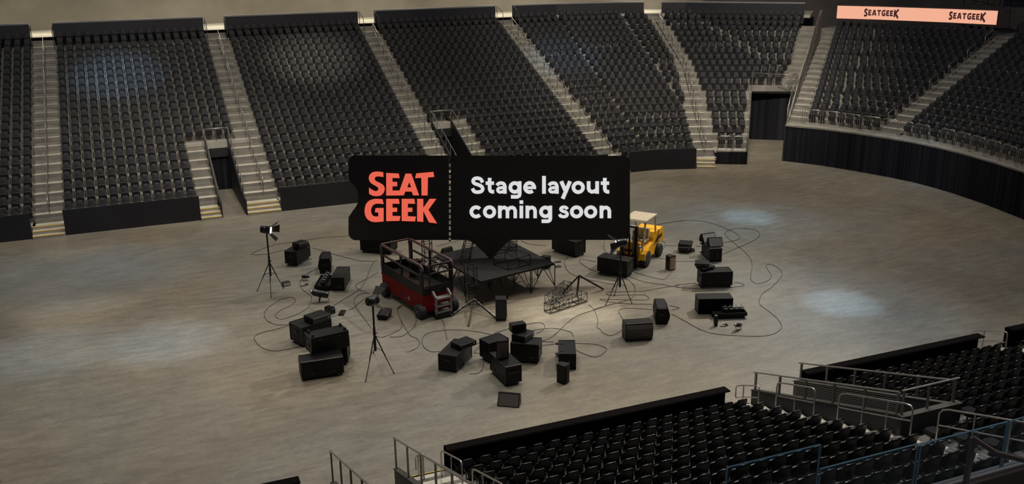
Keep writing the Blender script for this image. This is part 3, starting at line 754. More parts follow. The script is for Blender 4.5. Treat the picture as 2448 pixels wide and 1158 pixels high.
# left near tunnel
parapet(3.62, 20.92, 15, .55, SL, 1); parapet(5.22, 20.92, 15, .55, SL, 1)
slope_rail(3.66, 20.9, 15.2, .60, SL, .86, 'steel railing on the left wall of the bottom left tunnel', False, 6)
slope_rail(5.26, 20.9, 15.2, .60, SL, .86, 'steel railing on the right wall of the bottom left tunnel', False, 6)
def loop_rail(x, y0, y1, z0, z1, label, h=.9, hook=False):
    base = Vector((x, y0, z0)); t = thing('handrail', label, 'handrail', base); P = lambda f, dz: Vector((0,(y1-y0)*f,(z1-z0)*f+dz))
    if hook:
        pts = [P(-.45,h-.4),P(-.5,h-.35),P(-.5,h-.08),P(-.42,h-.02),P(0,h),P(.85,h),P(.97,h-.04),P(1,h-.14),P(1,0)]
        MB().tube(pts, .02, 8).build('top_rail','steel',t); MB().tube([P(-.45,h-.4),P(0,h-.36),P(1,h-.36)], .016, 8).build('middle_rail','steel',t)
        MB().tube([P(0,h),P(0,-.1)], .018, 8).build('post','steel',t)
    else:
        pts = [P(0,0),P(0,h-.12),P(.03,h-.03),P(.1,h),P(.9,h),P(.97,h-.03),P(1,h-.12),P(1,0)]
        MB().tube(pts, .02, 8).build('top_rail','steel',t); MB().tube([P(0,h-.4),P(1,h-.4)], .016, 8).build('middle_rail','steel',t)
        for f in (.35,.68) if abs(y1-y0) > 1.6 else (.5,): MB().tube([P(f,h),P(f,.05)], .016, 8).build('post','steel',t)
loop_rail(5.72, 20.45, 20.0, .2, .5, 'hooked handrail at the foot of the bottom left near stair', .9, True)
loop_rail(6.1, 19.75, 18.2, .72, 1.25, 'two-bar handrail partway up the bottom left near stair', .8)
loop_rail(6.1, 17.5, 15.6, 1.45, 2.1, 'two-bar handrail beside the near block, cropped by the bottom edge', .8)
np_ = lambda y: .55+.3217*(20.4-y)
loop_rail(15.32, 20.45, 19.75, .25, .55, 'hooked handrail at the foot of the stair beside the cable-railed tunnel', .87, True)
loop_rail(15.35, 19.05, 17.55, np_(19.05), np_(17.55), 'two-bar handrail beside the cable-railed tunnel, first above the hooked one', .85)
loop_rail(15.35, 16.7, 14.4, np_(16.7), np_(14.4), 'two-bar handrail at the back end of the cable-railed tunnel', .85)
loop_rail(15.42, 13.75, 11.2, np_(13.75), np_(11.2), 'highest two-bar near handrail, running off the right edge', .85)
loop_rail(24.75, 20.75, 19.9, .2, .5, 'hooked handrail near the right edge by the last near wall', .87, True)
# ------------------------------------------------------------------ club ledge and glass at the bottom right
def club():
    y = 6.0
    m = MB().box(-2, 14, y-.12, y, 7.55, 8.14); o = struct(m.build('wall_club_fascia', 'brown'))
    MB().box(-2, 14, y-.06, y+.02, 8.13, 8.16).build('wall_cap', 'cap', o)
    struct(MB().box(-2, 14, 4.9, y-.12, 7.5, 7.9).build('floor_club', 'conc'))
    struct(MB().box(-2, 14, 4.75, 4.9, 7.9, 8.28).build('wall_club_step', 'brown'))
    for k, (x0, x1, zt) in enumerate([(4.36,5.34,8.93),(5.36,6.49,8.68),(6.52,7.62,8.67),(7.64,8.7,8.67)]):
        g = thing('glass_panel', f'clear blue-edged glass rail panel over the near seats, {ORD[k]} from its left end', 'glass panel', (x0, y-.02, 8.16))
        MB().box(.012, x1-x0-.012, -.006, .006, 0, zt-8.172).build('pane', 'pane', g)
        w = x1-x0; h = zt-8.16
        e = MB().box(0, w, -.008, .008, h-.008, h); e.box(0, .008, -.008, .008, 0, h-.018)
        if k in (0,1,2): e.box(w-.008, w, -.008, .008, 0, h-.018)
        e.build('edge', 'blueedge', g)
    p = [onz((2325,1047), 9.12), onz((2382,1084), 9.02), onz((2470,1106), 9.02)]
    base = Vector((p[0].x, p[0].y, 7.9)); t = thing('handrail', 'square brown handrail in the bottom right corner', 'handrail', base)
    m = MB(); m.bar(p[0]-base, p[1]-base, .036, .036); m.bar(p[1]-base, p[2]-base, .036, .036); m.build('top_rail', 'brownrail', t)
    MB().bar((0,0,0), p[0]-base, .036, .036).build('post', 'brownrail', t)
club()

pa_, pb_ = onz((2195,2),8.5), onz((2475,20),8.5)
u3 = (pb_-pa_)/12
rail_thing('guard_rail', 'dark balcony railing high in the top right corner', [pa_+Vector((0,0,1)), pb_+Vector((0,0,1))], [(pa_+u3*k+Vector((0,0,1)), pa_+u3*k) for k in range(13)], [pa_+Vector((0,0,.5)), pb_+Vector((0,0,.5))], .03, m='dark')
struct(wallstrip([pa_.xy+V2(.1,.1), pb_.xy+V2(.1,.1)], 7.0, 8.48, .3, 1).build('wall_balcony', 'darkwall'))
struct(wallstrip([pa_.xy+V2(1.5,1.2), pb_.xy+V2(1.5,1.2)], 8.4, 10.5, .3, 1).build('wall_balcony_rear', 'seatblue'))
pe = ledpl[-1]
rail_thing('handrail', 'dark rail at the right end of the ribbon board', [Vector((pe.x+.2,pe.y-.3,7.3)),Vector((pe.x+.2,pe.y-.3,8.3)),Vector((pe.x+1.0,pe.y-.1,8.35)),Vector((pe.x+1.1,pe.y-.1,7.0))], [(Vector((pe.x+.6,pe.y-.2,8.32)),Vector((pe.x+.6,pe.y-.2,6.8)))], None, .025, m='dark')
# ------------------------------------------------------------------ road equipment on the floor
def case(px, yaw, label, L=1.22, Wd=.60, Hh=.66, cast='down', loc=None, rot=None, m='case', white=False, group=None):
    """px: ground pixel (or world xy) of the near-left corner; local x = length, y = width"""
    if loc is None: p = onz(px, .0); loc = (p.x, p.y, 0)
    t = thing('flight_case', label, 'flight case', loc, yaw, group, rot)
    z0 = .1 if cast else 0
    MB().box(.012, L-.012, .012, Wd-.012, z0+.01, Hh-.01).build('body', m, t)
    e = MB(); w = .02
    for x in (0, L-w):
        for y in (0, Wd-w): e.box(x, x+w, y, y+w, z0, Hh)
        e.box(x, x+w, w, Wd-w, z0, z0+w); e.box(x, x+w, w, Wd-w, Hh-w, Hh)
        e.box(x+.003, x+w-.003, w, Wd-w, z0+.1, z0+.115)
    for y in (0, Wd-w): e.box(w, L-w, y, y+w, z0, z0+w); e.box(w, L-w, y, y+w, Hh-w, Hh); e.box(w, L-w, y+.003, y+w-.003, z0+.1, z0+.115)
    e.build('edge_trim', 'edge', t)
    if white: MB().box(w, L-w, -.004, .004, Hh-.016, Hh+.003).build('edge_strip', 'bright', t, 'bright aluminium strip')
    if cast:
        for x in (.1, L-.1):
            for y in (.1, Wd-.1):
                c = MB().box(x-.035, x+.035, y-.03, y+.03, .07, z0+.01); c.lathe([(.001,-.02),(.045,-.02),(.045,.02),(.001,.02)], 14, Matrix.Translation((x+.015,y,.045)) @ Matrix.Rotation(PI/2, 4, 'X')); c.build('caster', 'rubber', t)
    for x, s in ((0,-1),(L,1)):
        h = MB().box(min(x, x+s*.012), max(x, x+s*.012), Wd/2-.09, Wd/2+.09, Hh*.62, Hh*.62+.07); h.build('handle', 'edge', t)
    for y, s in ((0,-1),(Wd,1)):
        for fx in (.25,.75): MB().box(L*fx-.05, L*fx+.05, min(y,y+s*.008), max(y,y+s*.008), z0+.07, z0+.15).build('latch', 'edge', t)
    return t
def amp(loc, yaw, label, L=.50, D=.42, h=.15, lip=True, rot=None):
    t = thing('amplifier_unit', label, 'amplifier', loc, yaw, None, rot)
    MB().box(-L/2, L/2, -D/2, D/2, .008, h, .008).build('chassis', 'case', t)
    MB().box(-L/2, L/2, -D/2-.01, -D/2, .015, h-.015).build('front_panel', 'edge', t)
    if lip: MB().box(-L/2, L/2, -D/2-.014, -D/2-.008, h-.018, h-.008).build('front_strip', 'bright', t, 'bright strip')
    k = MB().lathe([(.001,0),(.022,0),(.018,.018),(.001,.018)], 12, Matrix.Translation((L/2-.1,-D/2-.01,h/2)) @ Matrix.Rotation(PI/2, 4, 'X')); k.build('knob', 'bright', t)
    return t
def sub_speaker(px, yaw, label, L=.98, D=.48, h=.65, strip=True, face='grille', loc=None):
    p = onz(px) if loc is None else Vector(loc); t = thing('loudspeaker', label, 'loudspeaker', (p.x, p.y, p.z), yaw)
    sec = [(.02,0),(-.055,.20),(-.075,.33),(-.05,.45),(.04,h-.02),(.06,h),(D-.07,h),(D-.05,h-.02),(D,.32),(D-.04,0)]
    MB().prism([(y,z) for y,z in sec], 0, L, 'x').build('cabinet', 'spk', t)
    g = MB(); fs = [(.006,.03),(-.062,.20),(-.082,.33),(-.057,.45),(.026,h-.05)]
    g.add([(.03,y,z) for y,z in fs]+[(L-.03,y,z) for y,z in fs], [(i,i+1,i+6,i+5) for i in range(4)]); g.build('grille', face, t)
    if strip: MB().box(.02, L-.02, .028, .06, h-.028, h-.012).build('top_strip', 'bright', t)
    for x, s in ((0,-1),(L,1)): MB().box(min(x,x+s*.006), max(x,x+s*.006), D/2-.1, D/2+.1, h*.5, h*.5+.08).build('handle', 'edge', t)
    return t
def col_speaker(px, yaw, label, w=.34, d=.30, h=.62, face='grilled', loc=None):
    p = onz(px) if loc is None else Vector(loc); t = thing('loudspeaker', label, 'loudspeaker', (p.x,p.y,p.z), yaw)
    pl = [(-w/2,-d/2),(-w/4,-d/2-.035),(w/4,-d/2-.035),(w/2,-d/2),(w*.3,d/2),(-w*.3,d/2)]
    MB().prism(pl, .0, h).build('cabinet', 'spk', t)
    MB().prism([(-w*.46,-d/2-.004),(-w/4,-d/2-.042),(w/4,-d/2-.042),(w*.46,-d/2-.004),(w*.46,-d/2+.01),(-w*.46,-d/2+.01)], .04, h-.05).build('grille', face, t)
    MB().box(-.06,.06,-.02,.02,h-.004,h+.003).build('handle', 'rubber', t)
    return t
def wedge(px, yaw, label, loc=None, face='grille', w=.52):
    p = onz(px) if loc is None else Vector(loc); t = thing('floor_monitor', label, 'floor monitor', (p.x,p.y,p.z), yaw)
    pl = [(-.16,0),(.20,0),(.24,.10),(.16,.34),(.06,.36)]   # (depth y, z): sloping face towards -y
    MB().prism(pl, -w/2, w/2, 'x').build('cabinet', 'spk', t)
    a, b = V2(-.16,0), V2(.06,.36); d = (b-a).normalized(); n = V2(-d.y, d.x)*.008
    q = [a+d*.03+n, b-d*.03+n]; MB().add([(-w/2+.03,q[0].x,q[0].y),(w/2-.03,q[0].x,q[0].y),(w/2-.03,q[1].x,q[1].y),(-w/2+.03,q[1].x,q[1].y)], [(0,1,2,3)]).build('grille', face, t)
    return t
R = math.radians
def xy(px, z=0): p = onz(px, z); return Vector((p.x, p.y))
# --- left group
case(None, R(144-90), 'black flight case with two stacked amplifiers, nearest the left lamp stand', loc=(6.17-.60*math.cos(R(144))*-1-.0, 39.59+.60*math.sin(R(144)), 0)) if False else None
def case_m(M, aw, label, long='R', **k):
    """M = ground position of the nearest corner; aw = heading of the long side leaving it"""
    aw = R(aw); M = V2(*M)
    # local x along the long side; width to the left when seen from M
    return case(None, aw, label, loc=(M.x, M.y, 0), **k)
case_m((6.17,39.59), 53, 'black wheeled flight case carrying two amplifiers, by the left lamp stand')
amp((6.45,40.05,.66), R(20), 'lower amplifier on the flight case beside the left lamp stand', .56, .46, .13, False)
amp((6.42,40.03,.79), R(32), 'upper amplifier with bright strip on the case beside the left lamp stand', .54, .44, .17)
sub_speaker(None, R(256), 'black bulging loudspeaker between the left cases', L=1.0, D=.47, h=.64, face='grilled', strip=False, loc=(7.31+.47*math.cos(R(162))+math.cos(R(76)), 38.15+.47*math.sin(R(162))+math.sin(R(76)), 0))
def lid(M, yaw, label, L=1.32, D=.58, h=.6, m='case'):
    t = thing('open_case', label, 'case lid', (M[0], M[1], 0), yaw); w = .02
    b = MB(); b.box(0,L,D-w,D,0,h); b.box(0,w,0,D-w,0,h); b.box(L-w,L,0,D-w,0,h); b.box(w,L-w,0,D-w,h-w,h); b.box(w,L-w,0,D-w,0,w); b.build('shell', m, t)
    MB().box(0,L,-.006,.004,h-.02,h).build('edge_trim','edge',t); MB().box(w,L-w,D-w-.01,D-w,w,h-w).build('lining','rubber',t); return t
# lid lying with its closed side up front (left) and open-fronted (right)
t = thing('open_case', 'brown-topped case lid lying beside the tray of lamps on the left', 'case lid', (7.32,35.8,0), R(67))
MB().box(0,1.39,0,.53,0,.56,.008).build('shell','caselid',t); MB().box(-.006,.0,.01,.52,.01,.54).build('end_panel','case',t); MB().box(-.012,-.006,.12,.26,.12,.24).build('handle','edge',t); MB().box(-.004,.003,0,.53,.55,.562).build('edge_trim','edge',t)
def tray(M, yaw, label, L=1.3, D=.6):
    t = thing('wheeled_tray', label, 'case tray', (M[0],M[1],0), yaw)
    b = MB().box(0,L,0,D,.1,.14); b.box(0,L,0,.02,.14,.22); b.box(0,L,D-.02,D,.14,.22); b.box(0,.02,.02,D-.02,.14,.22); b.box(L-.02,L,.02,D-.02,.14,.22); b.build('base','case',t)
    for x in (.1,L-.1):
        for y in (.1,D-.1): MB().lathe([(.001,-.02),(.045,-.02),(.045,.02),(.001,.02)], 14, Matrix.Translation((x,y,.05)) @ Matrix.Rotation(PI/2,4,'X')).box(x-.03,x+.03,y-.03,y+.03,.06,.1).build('caster','rubber',t)
    return t
def fixture(loc, yaw, label, s=1.0, rot=None):
    t = thing('stage_lamp', label, 'stage light', loc, yaw, None, rot)
    MB().box(-.085*s,.085*s,-.13*s,.13*s,.03*s,.15*s,.01*s).build('housing','fixture',t)
    MB().lathe([(.07*s,0),(.08*s,.05*s),(.06*s,.05*s)], 16, Matrix.Translation((0,-.10*s,.15*s))).build('lens_ring','edge',t)
    MB().tube([(-.1*s,.0,.09*s),(-.11*s,.02*s,.19*s),(-.06*s,.03*s,.24*s),(.06*s,.03*s,.24*s),(.11*s,.02*s,.19*s),(.1*s,0,.09*s)], .009*s, 6).build('yoke','bright',t)
    MB().tube([(0,.03*s,.24*s),(0,.04*s,.31*s)], .016*s, 8).build('clamp','bright',t)
    return t
TY = R(67); tr_ = V2(math.cos(TY), math.sin(TY)); tn_ = V2(-tr_.y, tr_.x)
M0 = V2(7.32,35.8) + tn_*.58 - tr_*.02
tray(M0, TY, 'low wheeled case tray holding four lamps beside the brown lid', 1.3, .62)
for k in range(4):
    p = M0 + tr_*(.34+.28*k) + tn_*.32
    fixture((p.x,p.y,.142), TY+PI/2-.0, f'small black stage light in the left tray, {ORD[k]} from the front')
def lampbig(px, yaw, label, s=1.0, tilt=.9):
    p = onz(px); t = thing('stage_spotlight', label, 'stage light', (p.x,p.y,0), yaw)
    mm = Matrix.Translation((0,0,.30*s)) @ Matrix.Rotation(tilt, 4, 'Y')
    MB().lathe([(.06*s,-.28*s),(.11*s,-.26*s),(.125*s,0),(.12*s,.22*s),(.09*s,.3*s)], 18, mm).build('housing','fixture',t)
    MB().lathe([(.02*s,.3*s),(.085*s,.3*s),(.075*s,.36*s),(.02*s,.37*s)], 18, mm).build('lens_tube','bright',t)
    MB().tube([(0,-.14*s,.3*s),(.05*s,-.14*s,.1*s),(.06*s,-.05*s,.03*s),(.06*s,.05*s,.03*s),(.05*s,.14*s,.1*s),(0,.14*s,.3*s)], .016*s, 8).build('yoke','lamp',t)
    MB().tube([(-.2*s,0,.2*s),(-.28*s,.03,.1*s),(-.24*s,.05,.02),( -.1*s,.06,.015)], .01, 6).build('cord','cable',t)
    return t
lampbig((768,722), R(158), 'cylindrical black spotlight with bright nose standing on the floor left of centre', 1.1, 1.36)
lampbig((731,671), R(330), 'small black spotlight tipped on the floor near the left speaker', .55, 1.5)
lampbig((1711,779), R(80), 'small upright black spotlight on the floor below the right case tray', .6, 0.1)
lampbig((1764,789), R(200), 'small black spotlight with square flap lying right of the bent bracket', .6, 1.3)
def bracket(px, yaw, label):
    p = onz(px, .02); t = thing('clamp_bracket', label, 'bracket', (p.x,p.y,.0), yaw)
    MB().tube([(-.16,.05,.015),(-.05,-.06,.015),(.12,-.06,.03),(.14,.06,.015),(.04,.12,.015)], .013, 6).build('bar','lamp',t); MB().box(.1,.15,.02,.07,.0,.05).build('clamp','edge',t)
bracket((729,682), R(20), 'bent black bracket lying by the small left spotlight'); bracket((1732,779), R(10), 'bent black bracket between two small spotlights on the right')
def ballast(px, yaw, label, ribs=True, w=.3, d=.2, h=.16):
    p = onz(px); t = thing('power_supply', label, 'power unit', (p.x,p.y,0), yaw)
    MB().box(-w/2,w/2,-d/2,d/2,0,h,.01).build('housing','fixture',t)
    if ribs:
        m = MB(); 
        for k in range(7): m.box(-w/2+.02+k*(w-.05)/6,-w/2+.032+k*(w-.05)/6,-d/2-.01,d/2+.01,h,h+.05)
        m.build('cooling_fins','edge',t)
    else: MB().box(-w/2+.02,w/2-.02,-d/2-.005,-d/2,.03,h-.04).build('front_panel','bright',t)
ballast((684,683), R(12), 'small power unit beside a foot of the left lamp stand', False, .3, .18, .17)
ballast((789,749), R(-60), 'small ribbed power unit above the left case pile', True, .36, .22, .2)
t = thing('floor_box', 'small flat black tray on the floor left of the second lamp', 'tray', (*xy((818,750)),0), R(65))
MB().box(-.22,.22,-.1,.1,0,.035).build('base','case',t); MB().box(-.22,.22,-.1,-.085,.035,.055).box(-.22,.22,.085,.1,.035,.055).box(-.22,-.205,-.085,.085,.035,.055).box(.205,.22,-.085,.085,.035,.055).build('rim','edge',t)
# --- pile at the lower left
M1 = V2(4.21,28.14)
case_m(M1, -3, 'lowest front flight case of the left pile, with bright top edge', L=1.34, Wd=.60, white=True)
case(None, R(71), 'flight case standing behind the right end of the left pile', loc=(5.83,28.74,0), L=.75, Wd=.6, Hh=.70)
case(None, R(22), 'flight case at the back left of the left pile under an amplifier', loc=(4.74,30.78,0), L=1.2, Wd=.8, Hh=.74) 
t = case(None, 0, 'upside-down flight case with wheels up, balanced on top of the left pile', loc=(0,0,0), L=1.28, Wd=.60, Hh=.66, white=False)
MX = Matrix.Translation((4.66,28.58,.66)) @ Matrix.Rotation(R(9),4,'Z') @ Matrix.Translation((0,.60,.66)) @ Matrix.Rotation(PI,4,'X')
t.matrix_world = MX
amp((5.38,31.28,.74), R(24), 'amplifier with bright strip on the back case of the left pile', .72, .55, .22)
col_speaker((914,766), R(40), 'black floor monitor tipped on its side right of the second lamp stand', .42, .36, .55).rotation_euler = (R(-80), 0, R(-35))
# --- second row and centre bottom
case_m((8.90,26.78), 48, 'wheel-less flight case under a skewed amplifier, bottom centre left', L=1.33, Wd=.64, Hh=.58, cast=None)
amp((9.40,27.50,.58), R(20), 'skewed amplifier on the bottom centre left case', .68, .50, .17, True)
case_m((9.94,25.27), 89+0, 'flight case with bright front edge pointing at the viewer, bottom centre', L=1.22, Wd=.56) if False else None
c_ = case(None, R(92), 'long flight case under an upright speaker, bottom centre', loc=(9.94+.56,25.20,0), L=1.22, Wd=.56, Hh=.69, white=False)
MB().box(-.005,.004,.02,.54,.674,.693).build('edge_strip','bright',c_,'bright aluminium strip')
for y in (.10,.40): MB().box(-.014,-.002,y,y+.07,.42,.5).build('recess','edge',c_)
col_speaker(None, R(-8), 'upright black speaker standing on the bottom centre case', .40, .34, .62, 'grille', loc=(10.12,25.95,.69))
case(None, R(-33), 'squarish flight case behind the bottom centre case', loc=(10.78,26.83,0), L=.95, Wd=.62, Hh=.69)
amp((11.32,27.05,.69), R(38), 'thick amplifier on the squarish bottom centre case', .62, .5, .20)
b = thing('equipment_box', 'small plain black box on top of the thick amplifier', 'box', (11.22,27.25,.89), R(-2))
MB().box(-.25,.25,-.15,.15,0,.28,.008).build('body','case',b); MB().box(-.25,.25,-.154,-.15,.02,.08).build('front_panel','edge',b); MB().lathe([(.02,0),(.02,.02)],10,Matrix.Translation((.17,-.152,.05)) @ Matrix.Rotation(PI/2,4,'X')).build('knob','bright',b)
case(None, R(14), 'dark flight case mostly hidden behind the upright speaker', loc=(10.10,27.0,0), L=.8, Wd=.55, Hh=.72)
t = case(None, 0, 'flight case tipped on its end with wheels facing left, bottom centre right', loc=(0,0,0), L=1.13, Wd=.56, Hh=.66)
t.matrix_world = Matrix.Translation((11.93,25.68,0)) @ Matrix.Rotation(R(66),4,'Z') @ Matrix.Rotation(R(90),4,'X') @ Matrix.Translation((0,0,-.01-.0))
t.matrix_world = Matrix.Translation((12.50,25.45,0)) @ Matrix.Rotation(R(66),4,'Z') @ Matrix.Rotation(R(-90),4,'X') @ Matrix.Translation((0,-.56,-.0)) @ Matrix.Translation((0,0,0))
t.matrix_world = Matrix.Translation((12.50,25.45,0)) @ Matrix.Rotation(R(66),4,'Z') @ Matrix(((1,0,0,0),(0,0,-1,.66),(0,1,0,0),(0,0,0,1)))
MB().box(-.006,.004,.02,.54,.02,.04).build('edge_strip','bright',t,'bright aluminium strip')
col_speaker(None, R(35), 'short upright speaker in front of the tipped flight case', .34, .30, .63, 'grilled', loc=(11.72,24.82,0))
wedge(None, R(-34), 'brown-fronted floor monitor nearest the viewer, bottom centre', loc=(9.60,24.05,0), w=.66)
# rack beside the lift
t = thing('equipment_rack', 'upright wheeled equipment rack beside the leaning truss tower', 'equipment rack', (11.98,30.23,0), R(57-90+12))
MB().box(-.36,.03,0,.42,.06,.84,.008).build('body','case',t); MB().box(-.35,.02,-.006,0,.1,.8).build('front_panel','edge',t)
m = MB(); [m.box(.03,.055,.05,.3,.14+.085*k,.17+.085*k) for k in range(8)]; m.build('side_handles','edge',t)
for x,y in ((-.32,.04),(-.01,.04),(-.32,.38),(-.01,.38)): MB().lathe([(.001,-.015),(.03,-.015),(.03,.015),(.001,.015)],12,Matrix.Translation((x,y,.03)) @ Matrix.Rotation(PI/2,4,'X')).build('caster','rubber',t)
# --- right groups
c_ = case_m((20.31,30.27), -18, 'flight case carrying two skewed amplifiers, right group', L=1.27, Wd=.60)
amp((20.72,30.62,.66), R(10), 'lower amplifier on the right group flight case', .6, .42, .13)
amp((20.62,30.72,.79), R(-35), 'upper skewed amplifier on the right group flight case', .56, .44, .15)
lid((18.70,27.97), R(-21), 'open-fronted empty case lid on the right', 1.28, .6, .6)
trp = V2(18.95,27.30); RY = R(-19)
tray(trp, RY, 'low wheeled case tray holding four lamps in front of the open lid', 1.22, .6)
u_ = V2(math.cos(RY), math.sin(RY)); n_ = V2(-u_.y, u_.x)
for k in range(4):
    p = trp + u_*(.48+.2*k) + n_*.3; fixture((p.x,p.y,.142), RY, f'small stage light in the right tray, {ORD[k]} from its left', .9)
p = trp + u_*.22 + n_*.3; t = thing('metal_bar', 'short bright bar lying in the right tray', 'bar', (p.x,p.y,.15), RY-.5); MB().box(-.13,.13,-.012,.012,0,.02).build('bar','bright',t)
sub_speaker(None, R(-14), 'brown-fronted loudspeaker lying on its side, right of centre', loc=(15.05,26.83,0), L=.96, D=.5)
q_ = sub_speaker(None, R(65), 'narrow-ended black loudspeaker standing behind the brown-fronted one', loc=(17.17,27.56,0), L=.96, D=.46, h=.64, face='grilled', strip=False); MB().box(-.004,.01,.07,.38,.605,.625).build('edge_strip','bright',q_,'bright strip')
col_speaker(None, R(12), 'upright speaker with light wooden front', .38, .30, .62, 'wood', loc=(20.42,32.78,0))
# three stacked amplifiers
p = onz((1644,606)); P0 = Vector((p.x+.1,p.y+.25,0))
amp(P0, R(4), 'bottom unit of the amplifier stack by the wooden speaker', .56, .42, .14, False); amp(P0+Vector((-.10,.02,.14)), R(-32), 'middle unit of the amplifier stack by the wooden speaker', .58, .5, .15); amp(P0+Vector((-.03,.05,.29)), R(-38), 'top unit of the amplifier stack by the wooden speaker', .58, .5, .14)
# upright case with two wedges
b0 = onz((1702,628), 0)
t = case(None, 0, 'flight case tipped with wheels facing left, under two floor monitors', loc=(0,0,0), L=1.2, Wd=.6, Hh=.66)
t.matrix_world = Matrix.Translation((b0.x+.42,b0.y-.1,0)) @ Matrix.Rotation(R(72),4,'Z') @ Matrix(((1,0,0,0),(0,0,-1,.66),(0,1,0,0),(0,0,0,1)))
wedge(None, R(-14), 'grey-fronted floor monitor on the tipped right case', loc=(b0.x+.35,b0.y+.35,.6), face='greyg', w=.62)
wedge(None, R(0), 'pale floor monitor behind the grey-fronted one', loc=(b0.x+.45,b0.y+1.0,.6), face='paleg', w=.66)
# cases round the forklift and behind the sign
case_m((18.24,32.56), 128-0, 'x', L=1.3, Wd=.7) if False else None
case(None, R(-52), 'brown-black flight case standing in front of the forklift', loc=(17.42,33.58,0), L=1.35, Wd=.64, Hh=.72, m='caselid')
case(None, R(-68), 'black flight case below the right part of the big sign', loc=(16.95,37.06,0), L=1.42, Wd=.66, Hh=.72)
case(None, R(-39), 'flight case half hidden below the left part of the big sign', loc=(9.1,40.45,0), L=1.5, Wd=.7, Hh=.85)
col_speaker((1304,640), R(30), 'dark speaker leaning under the right stage corner', .34,.32,.52)
wedge((1066,609), R(200), 'dark floor monitor behind the left stage corner', w=.5)
for k, q in enumerate(((1334,627),(1334,638))):
    t = thing('metal_plate', ('rear' if k == 0 else 'front')+' flat grey plate lying off the right stage corner', 'plate', (*xy(q),0), R(-5)); MB().box(-.13,.13,-.09,.09,0,.03,.005).build('plate','edge',t); MB().box(-.1,.1,-.06,.06,.03,.034).build('pad','rubber',t)
# ------------------------------------------------------------------ lamp stands
def lamp(px_c, feet, hpole, label, head, az, tilt, coll=1.15, lit=True):
    p = onz(px_c); t = thing('lamp_stand', label, 'lamp stand', (p.x,p.y,0), 0)
    O = Vector((p.x,p.y,0))
    MB().tube([(0,0,coll-.55),(0,0,coll+.2)], .042, 10).build('lower_pole','lamp',t); MB().tube([(0,0,coll+.2),(0,0,hpole)], .033, 10).build('upper_pole','lamp',t)
    MB().lathe([(.03,0),(.05,.02),(.05,.1),(.03,.12)],12,Matrix.Translation((0,0,coll))).tube([(0,0,coll+.05),(.1,0,coll+.07)],.015,6).build('collar','lamp',t)
    MB().lathe([(.03,0),(.042,.02),(.042,.07),(.03,.09)],12,Matrix.Translation((0,0,coll+.2))).build('collar','lamp',t)
    for f in feet:
        q = onz(f)-O; l = MB().tube([(q.x*.05,q.y*.05,coll-.02),(q.x*.55,q.y*.55,coll*.46)], .02, 8); l.tube([(q.x*.5,q.y*.5,coll*.5),(q.x,q.y,.01)], .014, 8)
        leg = l.build('leg','lamp',t); MB().tube([(q.x*.97,q.y*.97,.035),(q.x*1.01,q.y*1.01,.0)], .022, 8).build('foot','rubber',leg)
        MB().tube([(q.x*.42,q.y*.42,coll*.58),(0,0,coll-.42)], .011, 6).build('brace','lamp',t)
    # head
    hd = Vector((0,0,hpole+.14)); mm = Matrix.Translation(hd) @ Matrix.Rotation(az,4,'Z') @ Matrix.Rotation(PI/2+tilt,4,'Y')
    MB().tube([(0,0,hpole-.02),(0,0,hpole+.05)],.03,8).build('bracket','lamp',t)
    h = MB().lathe([(.02,-.24),(.13,-.22),(.15,-.14),(.15,.10),(.165,.11),(.165,.17),(.14,.17)], 22, mm).build('lamp_head','lamp',t)
    MB().lathe([(.001,.172),(.135,.173),(.13,.182),(.001,.186)], 22, mm).build('lens','lens' if lit else 'lamp',h)
    MB().lathe([(.152,-.08),(.156,-.06),(.152,-.04)], 22, mm).build('band','edge',h)
    for k, a in enumerate((0,PI/2,PI)):
        m2 = mm @ Matrix.Translation((0,0,.17)) @ Matrix.Rotation(a,4,'Z') @ Matrix.Translation((.15,0,0)) @ Matrix.Rotation(R(38),4,'Y')
        w = .13 if k % 2 == 0 else .1
        MB().add([m2 @ Vector(v) for v in ((0,-w,0),(0,w,0),(0,w*1.6,.34),(0,-w*1.6,.34),(.006,-w,0),(.006,w,0),(.006,w*1.6,.34),(.006,-w*1.6,.34))], [(0,1,2,3),(7,6,5,4),(0,4,5,1),(1,5,6,2),(2,6,7,3),(3,7,4,0)]).build('barn_door','lamp',h)
    return hd + O, (mm.to_3x3() @ Vector((0,0,1)))
LAMPS = [lamp((650,694), [(615,696),(648,712),(678,690)], 2.38, 'lit lamp on a black tripod at the far left of the equipment', 0, R(-22), R(8)),
 lamp((900,880), [(874,914),(942,894),(893,845)], 2.2, 'tall tripod lamp nearest the viewer, seen from behind', 0, R(38), R(6)),
 lamp((1481,722), [(1448,730),(1511,727),(1469,707)], 2.22, 'tripod lamp in front of the right end of the big sign', 0, R(160), R(8))]
# ------------------------------------------------------------------ trusses
def truss(name, label, p0, p1, w, h, n, up=Vector((0,0,1)), r=.017, m='truss', diag=True):
    p0, p1 = Vector(p0), Vector(p1); ax = (p1-p0); L = ax.length; z = ax.normalized()
    x = up.cross(z); x = x.normalized() if x.length > .1 else Vector((1,0,0)); y = z.cross(x)
    M4 = Matrix((( x.x,y.x,z.x),(x.y,y.y,z.y),(x.z,y.z,z.z))).to_4x4(); M4.translation = p0
    t = thing(name, label, 'truss', (0,0,0)); t.matrix_world = M4
    cs = [(-w/2,0),(w/2,0),(w/2,h),(-w/2,h)]
    for a, b in cs: MB().tube([(a,b,0),(a,b,L)], r, 8).build('chord', m, t)
    br = MB()
    for k in range(n+1):
        zz = L*k/n
        for i in range(4): a, b = cs[i], cs[(i+1)%4]; br.tube([(a[0],a[1],zz),(b[0],b[1],zz)], r*.75, 6)
        if k < n and diag:
            for i in range(4):
                a, b = cs[i], cs[(i+1)%4]
                if k % 2: a, b = b, a
                br.tube([(a[0],a[1],zz),(b[0],b[1],L*(k+1)/n)], r*.55, 6)
    br.build('bracing', m, t); return t
